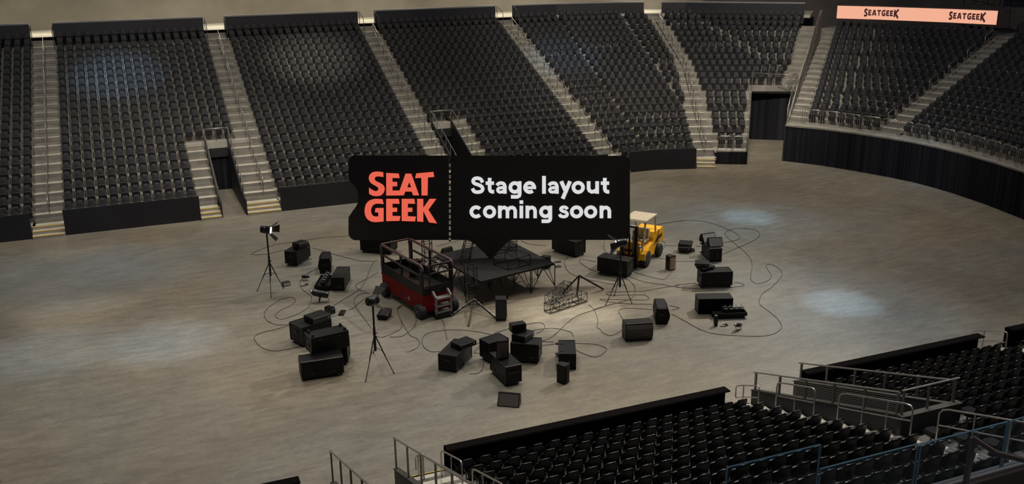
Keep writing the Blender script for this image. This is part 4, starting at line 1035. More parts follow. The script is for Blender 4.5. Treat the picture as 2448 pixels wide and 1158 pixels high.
g = lambda px, z=0: onz(px, z)
# leaning tower with three outrigger feet
tb = g((1133,736)); truss('truss_tower', 'slim black truss tower with three splayed feet in front of the stage', (tb.x,tb.y,.12), (tb.x-.02,tb.y+.06,1.62), .36, .36, 4)
t = thing('tower_feet', 'three splayed chrome-edged feet below the slim truss tower', 'tower base', (tb.x,tb.y,0))
for k, q in enumerate(((1077,758),(1120,782),(1187,764))):
    v = g(q)-tb; MB().bar((0,0,.32),(v.x,v.y,.03),.05,.05).build('leg','truss' ,t); MB().tube([(0.02,0,.35),(v.x+.02,v.y,.07)], .012, 6).build('edge_strip','chrome',t)
a = g((1312,752)); truss('truss_section', 'straight ladder-like truss lying on the lit floor right of the stage', (a.x,a.y+.15,.03), (g((1400,722)).x,g((1400,722)).y+.12,.03), .32, .34, 4)
b = g((1318,738)); b2 = g((1357,699)); truss('truss_section', 'truss section lying away from the viewer behind the ladder truss', (b.x,b.y+.25,.08), (b2.x,b2.y,.12), .32, .34, 5)
c = g((1388,719)); t = thing('tripod_base', 'splayed black tripod base leaning against the lying truss', 'tripod base', (c.x,c.y,0))
ap = Vector((0.05,.25,.92)); 
for q in ((1442,694),(1379,706+4),(1345,703)): v = g(q)-c; MB().bar(ap,(v.x,v.y,.03),.06,.05).build('leg','truss',t); MB().tube([ap+Vector((.02,0,.03)),(v.x+.02,v.y,.06)], .012, 6).build('edge_strip','chrome',t)
# ------------------------------------------------------------------ stage
sf, sr, sl, sb = V2(11.70,31.98), V2(15.12,32.77), V2(11.05,35.72), V2(14.60,36.60)
t = thing('stage_platform', 'square black stage platform on braced legs in the centre', 'stage', (sf.x,sf.y,0))
o3 = lambda p, z: Vector((p.x-sf.x, p.y-sf.y, z))
def gp(i, j): return lerp(lerp(sf, sr, i/3), lerp(sl, sb, i/3), j/3)
for i in range(3):
    for j in range(3):
        c4 = [gp(i,j), gp(i+1,j), gp(i+1,j+1), gp(i,j+1)]; cc = sum(c4, V2(0,0))/4; c4 = [cc+(p-cc)*.9995 for p in c4]
        MB().add([o3(p,.93) for p in c4]+[o3(p,1.0) for p in c4], [(3,2,1,0),(4,5,6,7),(0,1,5,4),(1,2,6,5),(2,3,7,6),(3,0,4,7)]).build('deck_panel','deck',t)
for i in range(4):
    for j in range(4):
        p = gp(i,j)
        for dx in (-.035,.035) if 0 < i < 3 else (0,): q = p + (sr-sf).normalized()*dx; MB().tube([o3(q,0),o3(q,.93)], .02, 8).build('leg','truss',t)
br = MB()
for i in range(4):
    for j in range(3):
        a, b = gp(i,j), gp(i,j+1); mid_ = (a+b)/2; br.tube([o3(a,.05),o3(mid_,.92)], .015, 6); br.tube([o3(b,.05),o3(mid_,.92)], .015, 6)
for j in range(4):
    for i in range(3):
        a, b = gp(i,j), gp(i+1,j); mid_ = (a+b)/2; br.tube([o3(a,.05),o3(mid_,.92)], .015, 6); br.tube([o3(b,.05),o3(mid_,.92)], .015, 6)
br.build('leg_bracing','truss',t)
# frames on and near the stage
a = g((1112,632),1.0); b = g((1128,598),1.0); truss('truss_section', 'truss section leaning on the left side of the stage deck', (a.x,a.y,1.03), (b.x+.1,b.y+.4,1.35), .34, .34, 5)
q = [g(p,1.02) for p in ((1214,645),(1268,632),(1237,612),(1185,633))]; t = thing('cage_frame', 'open rectangular tube frame standing on the stage deck', 'frame', (q[0].x,q[0].y,1.0))
q = [Vector((p.x-q[0].x,p.y-q[0].y,.02)) for p in q]; ux = q[1]; uy = Vector((-.25,.85,0)); n_ = 0
Pq = [Vector((0,0,.02)), Vector((ux.x,ux.y,.02)), Vector((ux.x,ux.y,.02))+uy, Vector((0,0,.02))+uy]
m = MB()
for z in (0,.38): m.tube([p+Vector((0,0,z)) for p in Pq], .016, 6, closed=True)
m.build('ring_frame','truss',t); m = MB()
for i in range(4): m.tube([Pq[i],Pq[i]+Vector((0,0,.38))], .016, 6); 
for i in (0,2): e = (Pq[i]+Pq[(i+1)%4])/2; m.tube([e,e+Vector((0,0,.38))], .014, 6); m.tube([e+Vector((0,0,.38)),Pq[i]], .011, 6)
m.tube([Pq[0]+Vector((0,0,.38)),Pq[2]+Vector((0,0,.38))], .011, 6); m.build('uprights','truss',t)
a = g((1196,597),1.0); b = g((1232,598),1.0); truss('truss_section', 'short truss frame on the stage behind the sign pointer', (a.x+.1,a.y+.1,1.03), (b.x+.1,b.y+.1,1.03), .4, .36, 2)
a = g((1022,668)); truss('truss_tower', 'narrow truss tower rising behind the red lift', (a.x+.35,a.y+.9,.1), (a.x+.35,a.y+.9,2.35), .34, .34, 6)
a = g((995,648)); truss('truss_section', 'truss section lying on the floor behind the red lift', (a.x,a.y+.3,.03), (a.x+1.9,a.y+.1,.03), .32, .32, 5)
# ------------------------------------------------------------------ scissor lift
t = thing('scissor_lift', 'red and black scissor lift platform with ladder, left of the stage', 'scissor lift', (9.30,31.62,0), R(101.5))
LX, LW = 3.35, 1.38      # local x = length (away), y = to the left -> width is -y
LW_ = -1.30
MB().box(0.02,LX,-1.28,-.02,.24,.86,.01).box(0,LX+.02,-1.30,0,.82,.88).build('chassis','red',t)
w = MB().box(.0,.35,-1.2,-.1,.10,.24); w.build('underframe','bk',t)
for x in (.16,LX-.35):
    for y, s in ((.04,1),(-1.34,-1)):
        m = Matrix.Translation((x,y,.27)) @ Matrix.Rotation(PI/2,4,'X')
        wh = MB().lathe([(.12,-.12),(.25,-.12),(.27,-.08),(.27,.08),(.25,.12),(.12,.12)],24,m)
        for k in range(16): a = 2*PI*k/16; wh.box(-.02,.02,-.11,.11,.255,.285,0,Matrix.Translation((x,y,.27)) @ Matrix.Rotation(a,4,'Y'))
        o = wh.build('wheel','rubber',t); MB().lathe([(.001,-.10),(.12,-.10),(.12,.10),(.001,.10)],16,m).build('hub','bk',o)
        MB().lathe([(.001,-.13),(.04,-.13),(.04,.13),(.001,.13)],12,m).build('hub_cap','grey',o)
MB().box(.02,LX-.02,-1.27,-.03,.88,.94).build('platform_deck','truss',t)
g_ = MB()
for y in (-.03,-1.27): g_.box(0,LX,y-.025,y+.025,.90,1.25)
g_.box(LX-.05,LX,-1.25,-.05,.90,1.25); g_.box(0,.05,-1.25,-.05,.90,1.22); g_.build('kick_panel','bk',t)
for x, y in ((.06,-.03),(.06,-1.27),(LX-.06,-.03),(LX-.06,-1.27)): MB().box(x-.14 if x > 1 else x-.06,x+.06 if x > 1 else x+.14,y-.035,y+.035,1.15,1.98).build('corner_post','bk',t)
for x, y in ((LX*.5,-.03),(LX*.5,-1.27)): MB().box(x-.06,x+.06,y-.03,y+.03,1.2,2.0).build('middle_post','bk',t)
for y in (-.03,-1.27): MB().tube([(.0,y,1.85),(.03,y,1.97),(.12,y,2.03),(LX-.12,y,2.03),(LX-.03,y,1.97),(LX,y,1.85)], .055, 8).build('top_rail','maroon',t); MB().tube([(.05,y,1.62),(LX-.05,y,1.62)], .04, 8).build('middle_rail','bk',t)
MB().tube([(LX,-.05,2.02),(LX,-1.25,2.02)], .04, 8).build('top_rail','maroon',t)
for z in (2.0,1.68): MB().tube([(0,-.3,z-.25),(0,-.33,z-.05),(0,-.42,z),(0,-1.22,z)], .042, 8).build('gate_rail','bk',t)
MB().tube([(.0,-.05,1.15),(.0,-.3,1.15),(0,-.3,1.9)], .03, 8).build('gate_post','bk',t)
MB().box(1.9,2.15,-.95,-.6,.94,1.5).box(1.85,2.2,-1.0,-.55,1.5,1.58).build('control_box','bk',t)
ld = MB()
for y in (-.38,-1.0): ld.prism([(-.02,1.02),(-.10,1.04),(-.34,.86),(-.34,.20),(-.26,.20),(-.26,.80),(-.02,.94)], y-.03, y+.03, 'y')
lo = ld.build('ladder_side','grey',t)
for k, z in enumerate((.78,.50,.26)): MB().box(-.36,-.08,-.97,-.41,z-.03,z+.03).build('ladder_step','grey',t)
MB().box(-.36,-.1,-1.06,-.34,.06,.2).build('bumper','bk',t)
MB().box(1.05,1.2,-.018,-.008,.40,.54).build('side_panel','grey',t); MB().lathe([(.03,0),(.03,.01)],12,Matrix.Translation((1.35,-.012,.42)) @ Matrix.Rotation(PI/2,4,'X')).build('lock','bright',t); MB().box(1.7,1.85,-.018,-.008,.42,.48).build('vent','bk',t)
# ------------------------------------------------------------------ forklift
t = thing('forklift', 'yellow forklift with beige roof behind the right end of the sign', 'forklift', (19.35,33.95,0), R(38))
# local +x = rear, -x = forks, y left
def wheel(x, y, r, wd):
    m = Matrix.Translation((x,y,r)) @ Matrix.Rotation(PI/2,4,'X')
    o = MB().lathe([(r*.55,-wd/2),(r*.93,-wd/2),(r,-wd*.3),(r,wd*.3),(r*.93,wd/2),(r*.55,wd/2)],26,m).build('wheel','rubber',t); s = MB().lathe([(.001,-wd*.36),(r*.55,-wd*.36),(r*.55,wd*.36),(.001,wd*.36)],16,m); s.build('rim','steeld',o)
    b = MB(); [b.lathe([(.001,0),(.014,0),(.014,wd*.42),(.001,wd*.42)],8,m @ Matrix.Translation((r*.36*math.cos(a),r*.36*math.sin(a),0))) for a in [k*PI/3 for k in range(6)]]; b.build('wheel_bolts','bright',o)
for y in (-.53,.53): wheel(0,y,.34,.24); wheel(1.6,y*.93,.28,.2)
MB().prism([(-.28,.28),(.1,.24),(.38,.22),(1.2,.22),(1.3,.42),(1.5,.62),(1.9,.62),(2.05,.5),(2.12,.75),(2.05,1.12),(1.9,1.2),(1.25,1.16),(1.1,.95),(1.05,.80),(.45,.62),(.42,.58),(.30,.72),(0,.76),(-.24,.66)], -.45, .45, 'y').build('body','yellow',t)
MB().prism([(1.55,.62),(1.95,.58),(2.14,.62),(2.2,.8),(2.14,1.15),(1.98,1.24),(1.6,1.2)], -.5, .5, 'y').build('counterweight','yellow',t)
for y in (-.5,.5): MB().prism([(-.36,.36),(-.3,.62),(-.1,.74),(.14,.74),(.34,.6),(.4,.4),(.34,.4),(.26,.56),(.1,.68),(-.08,.68),(-.24,.58),(-.3,.36)], y-.15, y+.15, 'y').build('fender','yellow',t)
for y in (-.505,.505): MB().prism([(1.2,.72),(1.9,.86),(1.9,.98),(1.3,.9)], y-.008+(-.0), y+.008, 'y').build('side_stripe','bk',t)
MB().box(.62,1.1,-.24,.24,.78,.92,.03).box(1.0,1.14,-.24,.24,.9,1.35,.02).build('seat','beige',t)
MB().box(-.22,-.05,-.35,.35,.7,1.05,.02).build('dashboard','yellow',t)
MB().tube([Vector((.16,.0,1.12))+Vector((.05*math.cos(a),.17*math.sin(a),.14*math.cos(a))) for a in [2*PI*k/20 for k in range(20)]], .016, 6, closed=True).tube([(-.05,0,.9),(.14,0,1.12)], .02, 6).build('steering_wheel','bk',t)
for y in (-.44,.44):
    MB().bar((-.16,y,.7),(.12,y,1.93),.06,.06).build('guard_post','beige',t); MB().bar((1.28,y,1.12),(1.22,y,1.93),.06,.06).build('guard_post','beige',t)
MB().prism([(.0,1.92),(.06,1.98),(1.22,2.0),(1.30,1.93)], -.52, .52, 'y').build('roof','beige',t)
for y in (-.3,0,.3): MB().tube([(-.42,y*.0+y,.1),(-.42,y,.3)], .03, 6).build('lift_bracket','bk',t)
for y in (-.30,.30):
    MB().box(-.58,-.46,y-.06,y+.06,.05,1.85).build('mast_rail','bk',t); MB().box(-.62,-.58,y*.72-.04,y*.72+.04,.05,1.7).build('inner_mast_rail','steeld',t)
MB().box(-.58,-.46,-.3,.3,1.80,1.88).build('mast_crossbar','bk',t); MB().box(-.58,-.46,-.3,.3,.75,.82).build('mast_crossbar','bk',t)
MB().tube([(-.64,-.32,1.9),(-.64,.32,1.9)], .03, 8).build('lift_bar','bright',t)
MB().tube([(-.52,0,.1),(-.52,0,1.5)], .04, 8).build('lift_cylinder','bk',t)
MB().box(-.70,-.62,-.45,.45,.25,.33).box(-.70,-.62,-.45,.45,.55,.62).build('carriage','bk',t)
for y in (-.25,.25): MB().box(-.72,-.66,y-.05,y+.05,.04,.7).box(-1.5,-.66,y-.05,y+.05,.03,.07).build('fork','bk',t)
for y in (-.5,.5): m = MB().lathe([(.001,0),(.075,0),(.065,.03),(.001,.035)],16,Matrix.Translation((-.12,y,1.42)) @ Matrix.Rotation(-PI/2,4,'Y')); m.build('mirror','glass',t)
for y in (-.38,.38): MB().lathe([(.001,0),(.08,0),(.07,.08),(.001,.09)],16,Matrix.Translation((-.26,y,.9)) @ Matrix.Rotation(-PI/2,4,'Y')).build('headlight','glass',t)
# ------------------------------------------------------------------ big sign standing on the stage
TIP = onz((1174,619), 1.0); DS = depth(TIP); K_ = DS/FPX
t = thing('ticket_sign', 'giant black ticket-shaped sign reading stage layout coming soon, standing on the stage', 'sign')
MS = Matrix(((RT.x,UP.x,-FW.x),(RT.y,UP.y,-FW.y),(RT.z,UP.z,-FW.z))).to_4x4(); MS.translation = TIP; t.matrix_world = MS
S = lambda x, y: ((x-1174)*K_, (619-y)*K_)
def arc(cx, cy, r, a0, a1, n): return [(cx+r*math.cos(R(a0+(a1-a0)*i/n)), cy+r*math.sin(R(a0+(a1-a0)*i/n))) for i in range(n+1)]
left = arc(848,387,15,180,270,6) + [(1073,372),(1073,574)] + arc(851,557,18,90,180,6) + [(833,522),(834,518),(838,513)] + arc(813,472,44,46,-44,9)[0:] + [(838,436),(834,430),(833,424)]
right = [(1077.5,372)] + arc(1492,387,14,270,360,6) + arc(1492,560,14,0,90,6) + [(1222,574),(1212,580),(1199,594),(1180,615),(1174,619),(1168,616),(1150,598),(1133,583),(1126,577),(1118,574),(1077.5,574)]
def plate(poly, z0, z1, mb=None):
    mb = mb or MB(); p = [S(*q) for q in poly]; k = len(p)
    bm = bmesh.new(); vb = [bm.verts.new((x,y,z0)) for x,y in p]; vt = [bm.verts.new((x,y,z1)) for x,y in p]
    fb = bm.faces.new(vb[::-1]); ft = bm.faces.new(vt); [bm.faces.new((vb[i],vb[(i+1)%k],vt[(i+1)%k],vt[i])) for i in range(k)]
    bm.normal_update(); bmesh.ops.triangulate(bm, faces=[fb, ft]); bm.verts.index_update()
    mb.add([v.co[:] for v in bm.verts], [tuple(v.index for v in f.verts) for f in bm.faces]); bm.free(); return mb
TH = .12
mb = plate(left, -TH, 0); plate(right, -TH, 0, mb)
yy = 377
while yy < 574:
    a, b = yy+9, min(yy+13.7, 574); plate([(1073,a),(1077.5,a),(1077.5,b),(1073,b)], -TH, 0, mb); yy += 13.7
mb.build('panel','sign',t)
# traced logo letters
Z6 = lambda pts: [(820+x/4.632, 350+y/4.632) for x,y in pts]
LG = [
 [(480,296),(618,303),(627,353),(548,351),(548,395),(600,395),(600,444),(548,444),(548,491),(628,491),(694,304),(757,304),(843,544),(777,544),(762,502),(690,502),(672,544),(480,546)],
 [(812,302),(1000,284),(1011,340),(940,345),(937,545),(871,545),(868,349),(800,354)],
 [(480,583),(618,583),(627,638),(548,636),(548,681),(600,681),(600,727),(548,727),(548,772),(636,774),(626,826),(480,830)],
 [(651,583),(790,583),(799,637),(718,636),(718,681),(768,681),(768,727),(718,727),(718,775),(808,779),(798,833),(651,828)],
 [(822,583),(889,583),(889,684),(960,583),(1034,583),(946,704),(1042,855),(953,844),(889,716),(889,838),(822,833)],
]
HOLE = [(733,397),(757,456),(712,456)]
SS = [(447,290),(447,342)]+[(410,335),(370,336),(352,356),(362,382),(400,402),(440,425),(460,455),(460,490),(440,528),(405,549),(355,552),(318,542),(290,526),(290,458),(330,486),(370,497),(392,480),(388,458),(360,438),(320,415),(295,385),(288,345),(305,308),(340,286),(385,281),(420,284)]
GG = [(438,588),(450,641)]+[(400,636),(355,640),(325,665),(311,705),(318,750),(345,775),(393,778),(393,735),(354,731),(362,686),(450,683),(450,833),(400,838),(350,840),(300,828),(262,795),(243,745),(243,695),(258,640),(295,602),(345,585),(395,583)]
lg = MB()
A = LG[0]
# EA with counter: split around the hole
plate(Z6([(480,296),(618,303),(627,353),(548,351),(548,395),(600,395),(600,444),(548,444),(548,491),(628,491),(672,365),(712,456),(690,502),(672,544),(480,546)]), .005, .05, lg)
plate(Z6([(672,365),(694,304),(757,304),(775,354),(733,397),(712,456)]), .005, .05, lg); plate(Z6([(775,354),(843,544),(777,544),(762,502),(757,456),(733,397)]), .005, .05, lg); plate(Z6([(712,456),(757,456),(762,502),(690,502)]), .005, .05, lg)
for pl in LG[1:]: plate(Z6(pl), .005, .05, lg)
def sm(P): return [(v.x, v.y) for v in cr([Vector((x,y,0)) for x,y in P], 4)]
iS = SS.index((290,526)); sS = [SS[0]] + sm(SS[1:iS+1]) + sm(SS[iS+1:]+[SS[0]])[:-1]
i1 = GG.index((393,778)); i2 = GG.index((450,833)); sG = sm(GG[1:i1+1]) + GG[i1+1:i2] + sm(GG[i2:]+[GG[0]])
plate(Z6(sS), .005, .05, lg); plate(Z6(sG), .005, .05, lg)
lg.build('logo_lettering','coral',t,'coral letters SEAT GEEK')
# rounded sans lettering from strokes
ZT = lambda x, y: S(820+x/3.4971, 360+y/3.4971)
tx = MB()
def stroke(pts, w=32, smooth=False, closed=False):
    P = [V2(*ZT(*p)) for p in pts]
    if smooth: P = [V2(v.x, v.y) for v in cr([Vector((p.x,p.y,0)) for p in P], 7, closed)]
    hw = w*.94/3.4971*K_/2; k = len(P); Lf, Rf = [], []
    for i, p in enumerate(P):
        a = P[(i-1)%k] if (closed or i) else None; b = P[(i+1)%k] if (closed or i < k-1) else None
        d1 = (p-a).normalized() if a is not None else (b-p).normalized(); d2 = (b-p).normalized() if b is not None else d1
        tt = (d1+d2).normalized() if (d1+d2).length > .1 else d1; n = V2(-tt.y, tt.x); s = hw/max(.35, n.dot(V2(-d1.y,d1.x)))
        Lf.append(p+n*s); Rf.append(p-n*s)
    z0, z1 = .005, .05; vs = [(q.x,q.y,z1) for q in Lf]+[(q.x,q.y,z1) for q in Rf]+[(q.x,q.y,z0) for q in Lf]+[(q.x,q.y,z0) for q in Rf]
    fs = []
    for i in range(k if closed else k-1):
        j = (i+1)%k; fs += [(i,k+i,k+j,j),(i,j,2*k+j,2*k+i),(k+i,3*k+i,3*k+j,k+j)]
    if not closed: fs += [(0,2*k,3*k,k),(k-1,2*k-1,4*k-1,3*k-1)]
    tx.add(vs, fs)
def ell(cx, cy, rx, ry, a0, a1, n=22, **k): stroke([(cx+rx*math.cos(R(a0+(a1-a0)*i/n)), cy-ry*math.sin(R(a0+(a1-a0)*i/n))) for i in range(n+1)], **k)
def ring(cx, cy, rx, ry): ell(cx, cy, rx, ry, 0, 360*21/22, 21, closed=True)
def lS(): stroke([(1167,268),(1152,242),(1122,232),(1096,240),(1088,259),(1100,276),(1130,287),(1158,301),(1168,322),(1156,342),(1126,349),(1096,342),(1083,318)], 31, True)
def lt(x, b=346): stroke([(x,230),(x,322),(x+6,338),(x+20,346),(x+37,346)], 32); stroke([(x-33,274),(x+36,274)], 30)
def la(x, b=0): # x = stem centre
    stroke([(x-66,293),(x-54,279),(x-34,273),(x-13,277),(x-2,292),(x,310)], 30, True); stroke([(x,300),(x,362)], 32); stroke([(x-2,312),(x-30,312),(x-53,318),(x-60,333),(x-50,346),(x-28,348),(x-8,338),(x-1,326)], 26, True)
def lg_(x, y, b): # x ring centre, b = y shift
    ring(x, 310+b, 37, 37); stroke([(x+41,258+b),(x+41,366+b),(x+36,380+b),(x+22,388+b),(x-32,388+b)], 32)
def le(x): ell(x,310,38,38,-2,312,24); stroke([(x-34,312),(x+54,312)], 24)
lS(); lt(1226); la(1353); lg_(1436,0,0); le(1560); stroke([(1680,214),(1680,362)], 33); la(1788); stroke([(1824,258),(1866,354)], 34); stroke([(1898,258),(1836,404)], 34)
ring(1966,310,40,39); stroke([(2053,258),(2053,318),(2060,336),(2078,346),(2098,344),(2114,332)], 32); stroke([(2124,258),(2124,362)], 32); lt(2188)
bb = 204
ell(1113,514,40,39,40,320,22); ring(1225,514,40,39)
stroke([(1311,462),(1311,567)],32)
for x in (1311,1376): stroke([(x+6,494),(x+20,480),(x+40,477),(x+56,486),(x+64,504),(x+64,567)], 31)
stroke([(1491,462),(1491,567)],32); stroke([(1491,418),(1491,447)],32)
stroke([(1541,462),(1541,567)],32); stroke([(1547,494),(1562,480),(1582,477),(1598,486),(1606,504),(1606,567)], 31)
lg_(1692,0,204)
stroke([(1876,492),(1864,478),(1842,474),(1824,482),(1822,497),(1838,508),(1862,516),(1874,532),(1866,549),(1844,554),(1820,549),(1810,533)], 28, True)
ring(1952,514,40,39); ring(2070,514,40,39)
stroke([(2160,462),(2160,567)],32); stroke([(2166,494),(2181,480),(2201,477),(2217,486),(2226,504),(2226,567)], 31)
tx.build('white_lettering','white',t,'white letters stage layout coming soon')
# ------------------------------------------------------------------ cables
def zc(x0, y0, s, pts): return [(x0+x/s, y0+y/s) for x, y in pts]
A_ = (560,500,4.825); B_ = (580,680,4.633); Lz = (850,540,4.825); T_ = (1050,560,4.824); F_ = (1300,490,4.632); G_ = (1580,500,4.825); H2 = (1440,680,5.564); Q_ = (980,750,5.263)
CAB = [
 ('cable looping left of the left lamp stand', zc(*A_, [(1420,305),(1320,310),(1100,325),(880,350),(740,372),(600,393),(480,410),(300,470),(200,515),(230,526),(370,520),(560,475),(640,470)])),
 ('cable running from the left flight case to the red lift', zc(*A_, [(900,450),(1005,473),(1130,515),(1250,550),(1450,595),(1600,605),(1660,590)])),
 ('cable dropping beside the red lift into a hooked bend', zc(*A_, [(1625,597),(1580,660),(1530,790),(1470,900),(1400,960),(1300,1020),(1140,1120)])),
 ('cable crossing in front of the left end of the red lift', zc(*A_, [(1660,735),(1500,820),(1410,870),(1400,890),(1450,935),(1560,975)])),
 ('cable snaking in an S from the left speaker past the left pile', zc(*A_, [(970,685),(860,735),(800,785),(757,850),(790,930),(880,1000),(895,1030),(870,1110)]) + zc(*B_, [(715,265),(600,335),(450,385),(385,375),(365,345),(420,290),(540,230),(585,185),(565,150),(500,150),(400,180),(280,265),(240,330),(270,400),(360,445),(450,450),(640,440)])),
 ('cable running from the second lamp round to its collar foot', zc(*B_, [(1390,95),(1280,120),(1235,180),(1260,260),(1340,370),(1430,490)])),
 ('cable from the flat tray up toward the second lamp', zc(*B_, [(1380,140),(1310,190),(1230,260),(1165,290)])),
 ('wide cable loop on the bare floor left of the left pile', zc(*B_, [(1045,345),(970,365),(820,390),(680,400),(560,440),(400,490),(200,540),(132,585),(145,635),(210,700),(330,738),(450,730),(660,685)])),
 ('cable curling from under the red lift to the second lamp base', zc(*B_, [(1780,235),(1730,250),(1715,290),(1740,370),(1765,440),(1740,500),(1640,555),(1540,588),(1480,575)])),
 ('cable hanging in a bend below the middle of the red lift', zc(*Lz, [(545,915),(490,960),(490,1010),(530,1100)]) + zc(*Q_, [(0,270),(80,310),(125,370),(90,430),(0,478),(-40,485)])),
 ('cable trailing from under the red lift into the floor loop', zc(*Lz, [(640,960),(690,1050),(700,1100)]) + zc(*Q_, [(80,80),(60,160),(0,215),(-110,290),(-260,295)])),
 ('cable running from the lift ladder to the bottom centre left case', zc(*Q_, [(360,20),(420,110),(445,220),(468,330)])),
 ('large oval cable loop left of the bottom centre cases', zc(*Q_, [(375,478),(260,478),(185,430),(155,370),(170,290),(250,240),(420,212),(620,207),(850,230),(1110,285)])),
 ('cable between the two bottom centre groups', zc(*Q_, [(790,405),(930,350),(1110,310)])),
 ('cable with a rounded loop above the small plain box', zc(*Q_, [(800,500),(920,370),(1050,260),(1200,205),(1400,155),(1600,115),(1680,130),(1698,170),(1660,215),(1590,250)])),
 ('loose cable end curling left of the bottom centre case', zc(*Q_, [(1020,452),(950,490),(930,540),(930,620),(910,700),(860,750),(750,760)])),
 ('short cable bridging to the bottom centre case', zc(*Q_, [(800,498),(900,500),(1020,490)])),
 ('cable arching down onto the tipped flight case', zc(*Q_, [(1530,215),(1700,190),(1800,185),(1930,205),(2030,240),(2055,290)])),
 ('cable sweeping from the lamp tripod down to the bottom centre', zc(*T_, [(1978,810),(1800,870),(1600,940),(1480,1020),(1340,1158)]) + zc(*Q_, [(1850,240),(1760,310),(1640,352)])),
 ('cable from the lying truss dropping to the brown-fronted speaker', zc(*T_, [(1725,815),(1790,880),(1830,1000),(1820,1070),(1870,1110)]) + zc(*H2, [(0,640),(100,682),(180,660),(265,610)])),
 ('upper of two cables reaching the tipped flight case', zc(*Q_, [(1650,348),(1810,360)])), ('lower of two cables reaching the tipped flight case', zc(*Q_, [(1640,403),(1820,386)])),
 ('cable loop right of the tipped flight case', zc(*Q_, [(2070,375),(2300,385),(2430,415),(2475,455),(2421,510),(2350,545),(2250,530),(2085,460)])),
 ('thin cable behind the left stage corner', zc(*T_, [(-40,145),(10,130),(120,100),(250,68),(330,70)])),
 ('cable behind the stage leading to the right case', zc(*T_, [(940,60),(980,95),(1100,125),(1230,130)])),
 ('cable bending from the right case round toward the lamp tripod', zc(*T_, [(1500,250),(1455,300),(1450,360),(1500,440),(1640,505),(1978,575),(2040,560),(2060,525)])),
 ('pointed cable loop left of the brown-black case', zc(*T_, [(1810,322),(1700,297),(1615,300),(1680,370),(1830,440),(1978,490)])),
 ('cable dropping below the forklift side of the sign', zc(*T_, [(1910,60),(1895,150),(1920,200),(1960,230)])),
 ('long cable from the forklift arching over the right group', zc(*F_, [(1130,270),(1250,220),(1450,185),(1575,175)]) + zc(*G_, [(150,145),(340,132),(500,145),(650,185),(780,240),(880,290),(910,325),(880,355),(710,393)])),
 ('cable curling right of the forklift', zc(*F_, [(1280,380),(1340,420),(1345,450),(1300,500),(1200,535),(1200,550),(1240,580),(1350,605)])),
 ('straight cable from the forklift to the amplifier stack', zc(*F_, [(1185,460),(1350,452),(1480,455)])), ('short cable right of the amplifier stack', zc(*G_, [(410,428),(470,432)])),
 ('cable curving from the brown-black case up to the wooden speaker', zc(*F_, [(985,740),(1150,790),(1300,825),(1350,815),(1390,770),(1412,735)])),
 ('cable from the wooden speaker to the tipped right case', zc(*G_, [(175,605),(300,608),(430,598),(500,565)])),
 ('long straight cable from the brown-black case into the right group', zc(*F_, [(940,790),(1100,850),(1350,890),(1500,915)]) + zc(*G_, [(200,905),(450,922),(700,915),(900,895),(960,882),(920,855),(845,850)])),
 ('cable arc right of the front lamp tripod', zc(*F_, [(880,805),(960,850),(1010,920),(1000,1000),(940,1050),(760,1100),(560,1155)])),
 ('coiled cable around the front lamp tripod feet', zc(*F_, [(720,965),(695,985),(750,1005),(900,1000),(1080,997),(1150,1015),(1160,1045),(1100,1055),(800,1050),(620,1045),(700,1070),(900,1095),(1200,1100)])),
 ('cable running from the lamp tripod right to the amplifier case', zc(*F_, [(720,965),(900,962),(1100,955),(1300,920),(1500,888)]) + zc(*G_, [(180,875),(400,855)])),
 ('longest cable meandering round the far right of the floor', zc(*G_, [(710,523),(880,450),(1050,375),(1130,320),(1135,280),(1080,240),(920,222),(810,235),(745,270),(745,305),(830,380),(950,480),(1030,570),(1052,660),(1035,780),(1050,830),(1110,862),(1220,835),(1270,790),(1260,740),(1215,670),(1240,638),(1330,665),(1395,730),(1380,790),(1280,900),(1180,970),(1135,1050),(1150,1110)]) + zc(*H2, [(2200,350),(2320,450),(2385,550),(2350,620),(2250,670),(2100,692),(1800,685),(1500,660),(1300,600),(1100,490),(920,395)])),
 ('small pointed cable loop right of the narrow-ended speaker', zc(*H2, [(890,285),(1000,305),(1015,322),(920,345)])),
 ('cable looping behind the brown-fronted loudspeaker', zc(*H2, [(670,340),(400,318),(270,325),(215,355),(230,395),(275,465)])),
]
for k, (lb, pts) in enumerate(CAB):
    W3 = [onz(p, .013) for p in pts]; o = MB().tube(cr(W3, 5), .0085, 6).build('cable', 'cable', fix=False)
    for v in o.data.vertices: v.co.z += .0002*(k % 9)
    tag(o, 'black ' + lb if not lb.startswith(('thin','long','short','small','straight')) else lb, 'cable')
# ------------------------------------------------------------------ background at the top right
# ------------------------------------------------------------------ lights
def spot(loc, to, power, angle, col, r=.6, blend=.8, name='ceiling_or_added_spot'):
    ld_ = bpy.data.lights.new(name, 'SPOT'); ld_.energy = power; ld_.spot_size = math.radians(angle); ld_.spot_blend = blend; ld_.color = col; ld_.shadow_soft_size = r
    o = bpy.data.objects.new(name, ld_); C.objects.link(o); o.location = loc
    o.rotation_euler = (Vector(to)-Vector(loc)).to_track_quat('-Z', 'Y').to_euler(); return o
def area(loc, to, power, sx, sy, col, name='ceiling_panel_light'):
    ld_ = bpy.data.lights.new(name, 'AREA'); ld_.shape = 'RECTANGLE'; ld_.size = sx; ld_.size_y = sy; ld_.energy = power; ld_.color = col
    o = bpy.data.objects.new(name, ld_); C.objects.link(o); o.location = loc
    o.rotation_euler = (Vector(to)-Vector(loc)).to_track_quat('-Z', 'Y').to_euler(); return o
WARM = (1.0, .91, .78); BLUE = (.42, .68, 1.0); NEUT = (1.0, .95, .87)
# high rig: broad warm wash over the floor
for x, y, p in ((-2,22,7000),(14,25,4600),(28,26,4000),(0,44,13000),(14,42,8500),(28,44,11000),(38,40,2400)):
    spot((x+5,y+3,27), (x,y,0), p, 85, WARM, 2.2)
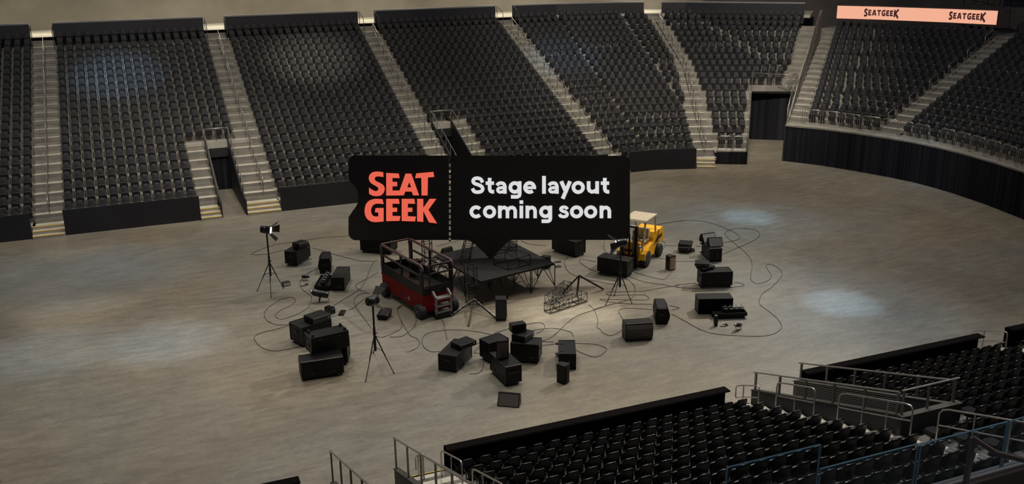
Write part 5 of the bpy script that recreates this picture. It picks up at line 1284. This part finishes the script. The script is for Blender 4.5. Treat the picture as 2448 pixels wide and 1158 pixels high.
# key from high right making the leftward shadows
spot((38,38,22), (12,29,0), 23000, 46, NEUT, .12, .9)
# washes on the stands
for x, to, p, c in ((-4,(-4,58,4),8000,NEUT),(9,(9,58,4),9500,WARM),(22,(22,58,4),5200,WARM),(34,(37,60,4),21000,WARM),(30,(47,46,4),6500,NEUT)):
    spot((x*.85,36,24), to, p, 62, c, .5)
spot((-2,40,25), (0,62,5.8), 26000, 13, BLUE, .3, 1); spot((8,40,25), (11.8,62.5,6), 24000, 15, WARM, .3, 1); spot((24,40,25), (29.0,61,5.5), 20000, 13, BLUE, .3, 1)
spot((30,40,22), (40.9,40.3,1.5), 3500, 16, BLUE, .3, 1)
# near stand
for x in (8,17,26): spot((x+1,21.5,25), (x,13.5,1), 6500, 60, NEUT, .2)
# pools on the floor
for px, p, a, c in (((2010,725),32000,8,BLUE),((2010,735),9000,24,BLUE),((1790,520),26000,7.5,BLUE),((1790,530),8000,20,BLUE),((400,818),17000,11,BLUE),((130,835),14000,12,BLUE),((180,660),7000,26,BLUE),((180,750),8500,12,WARM),((1365,748),30000,11,NEUT),((1250,850),5000,30,NEUT),((430,930),5500,40,WARM)):
    q = onz(px); spot((q.x-1,q.y+5,26), q, p, a, c, .15, 1)
for x in (9,16,23): spot((x+3,24,24), (x,14,1.5), 3000, 60, NEUT, .1)  # unseen overhead spots added to put highlights on the near seat rims
# strip lights over the concourse behind the top wall
for x in (-10,-3.9,2,6.3,11,16.5,21,26.7,31): area((x,68.6,10.6), (x,69.3,7.9), 150, 3, .5, (1,.93,.74), 'concourse_light')
area((37.8,66.6,10.6), (37.9,67,7.9), 180, 2, .5, (1,.93,.74), 'concourse_light')
for x in (-8,4,16,28): area((x,66,15.5), (x,72.4,10), 62, 6, 1, (1,.86,.6), 'concourse_light')
# lit lamp on its stand
for (hp, dr), pw in zip(LAMPS, (120, 60, 40)): spot(hp+dr*.2, hp+dr*3, pw, 70, (1,.9,.7), .1, .5, 'stand_lamp_beam')
spot((8.5,4.2,13.6), (8.5,5.6,8), 170, 110, WARM, .15, .8, 'club_ledge_fill')  # unseen fill lamp added to brighten the dark club ledge
w = bpy.data.worlds.new('world'); bpy.context.scene.world = w; w.use_nodes = True
w.node_tree.nodes['Background'].inputs['Color'].default_value = (.75,.78,1.0,1); w.node_tree.nodes['Background'].inputs['Strength'].default_value = .075
sc = bpy.context.scene
sc.view_settings.view_transform = 'Standard'; sc.view_settings.look = 'None'; sc.view_settings.gamma = 1; sc.view_settings.exposure = 0; sc.view_settings.use_curve_mapping = False
sc.cycles.max_bounces = 5; sc.cycles.diffuse_bounces = 3; sc.cycles.glossy_bounces = 2; sc.cycles.transparent_max_bounces = 8; sc.cycles.sample_clamp_indirect = 4
sc.cycles.use_denoising = True
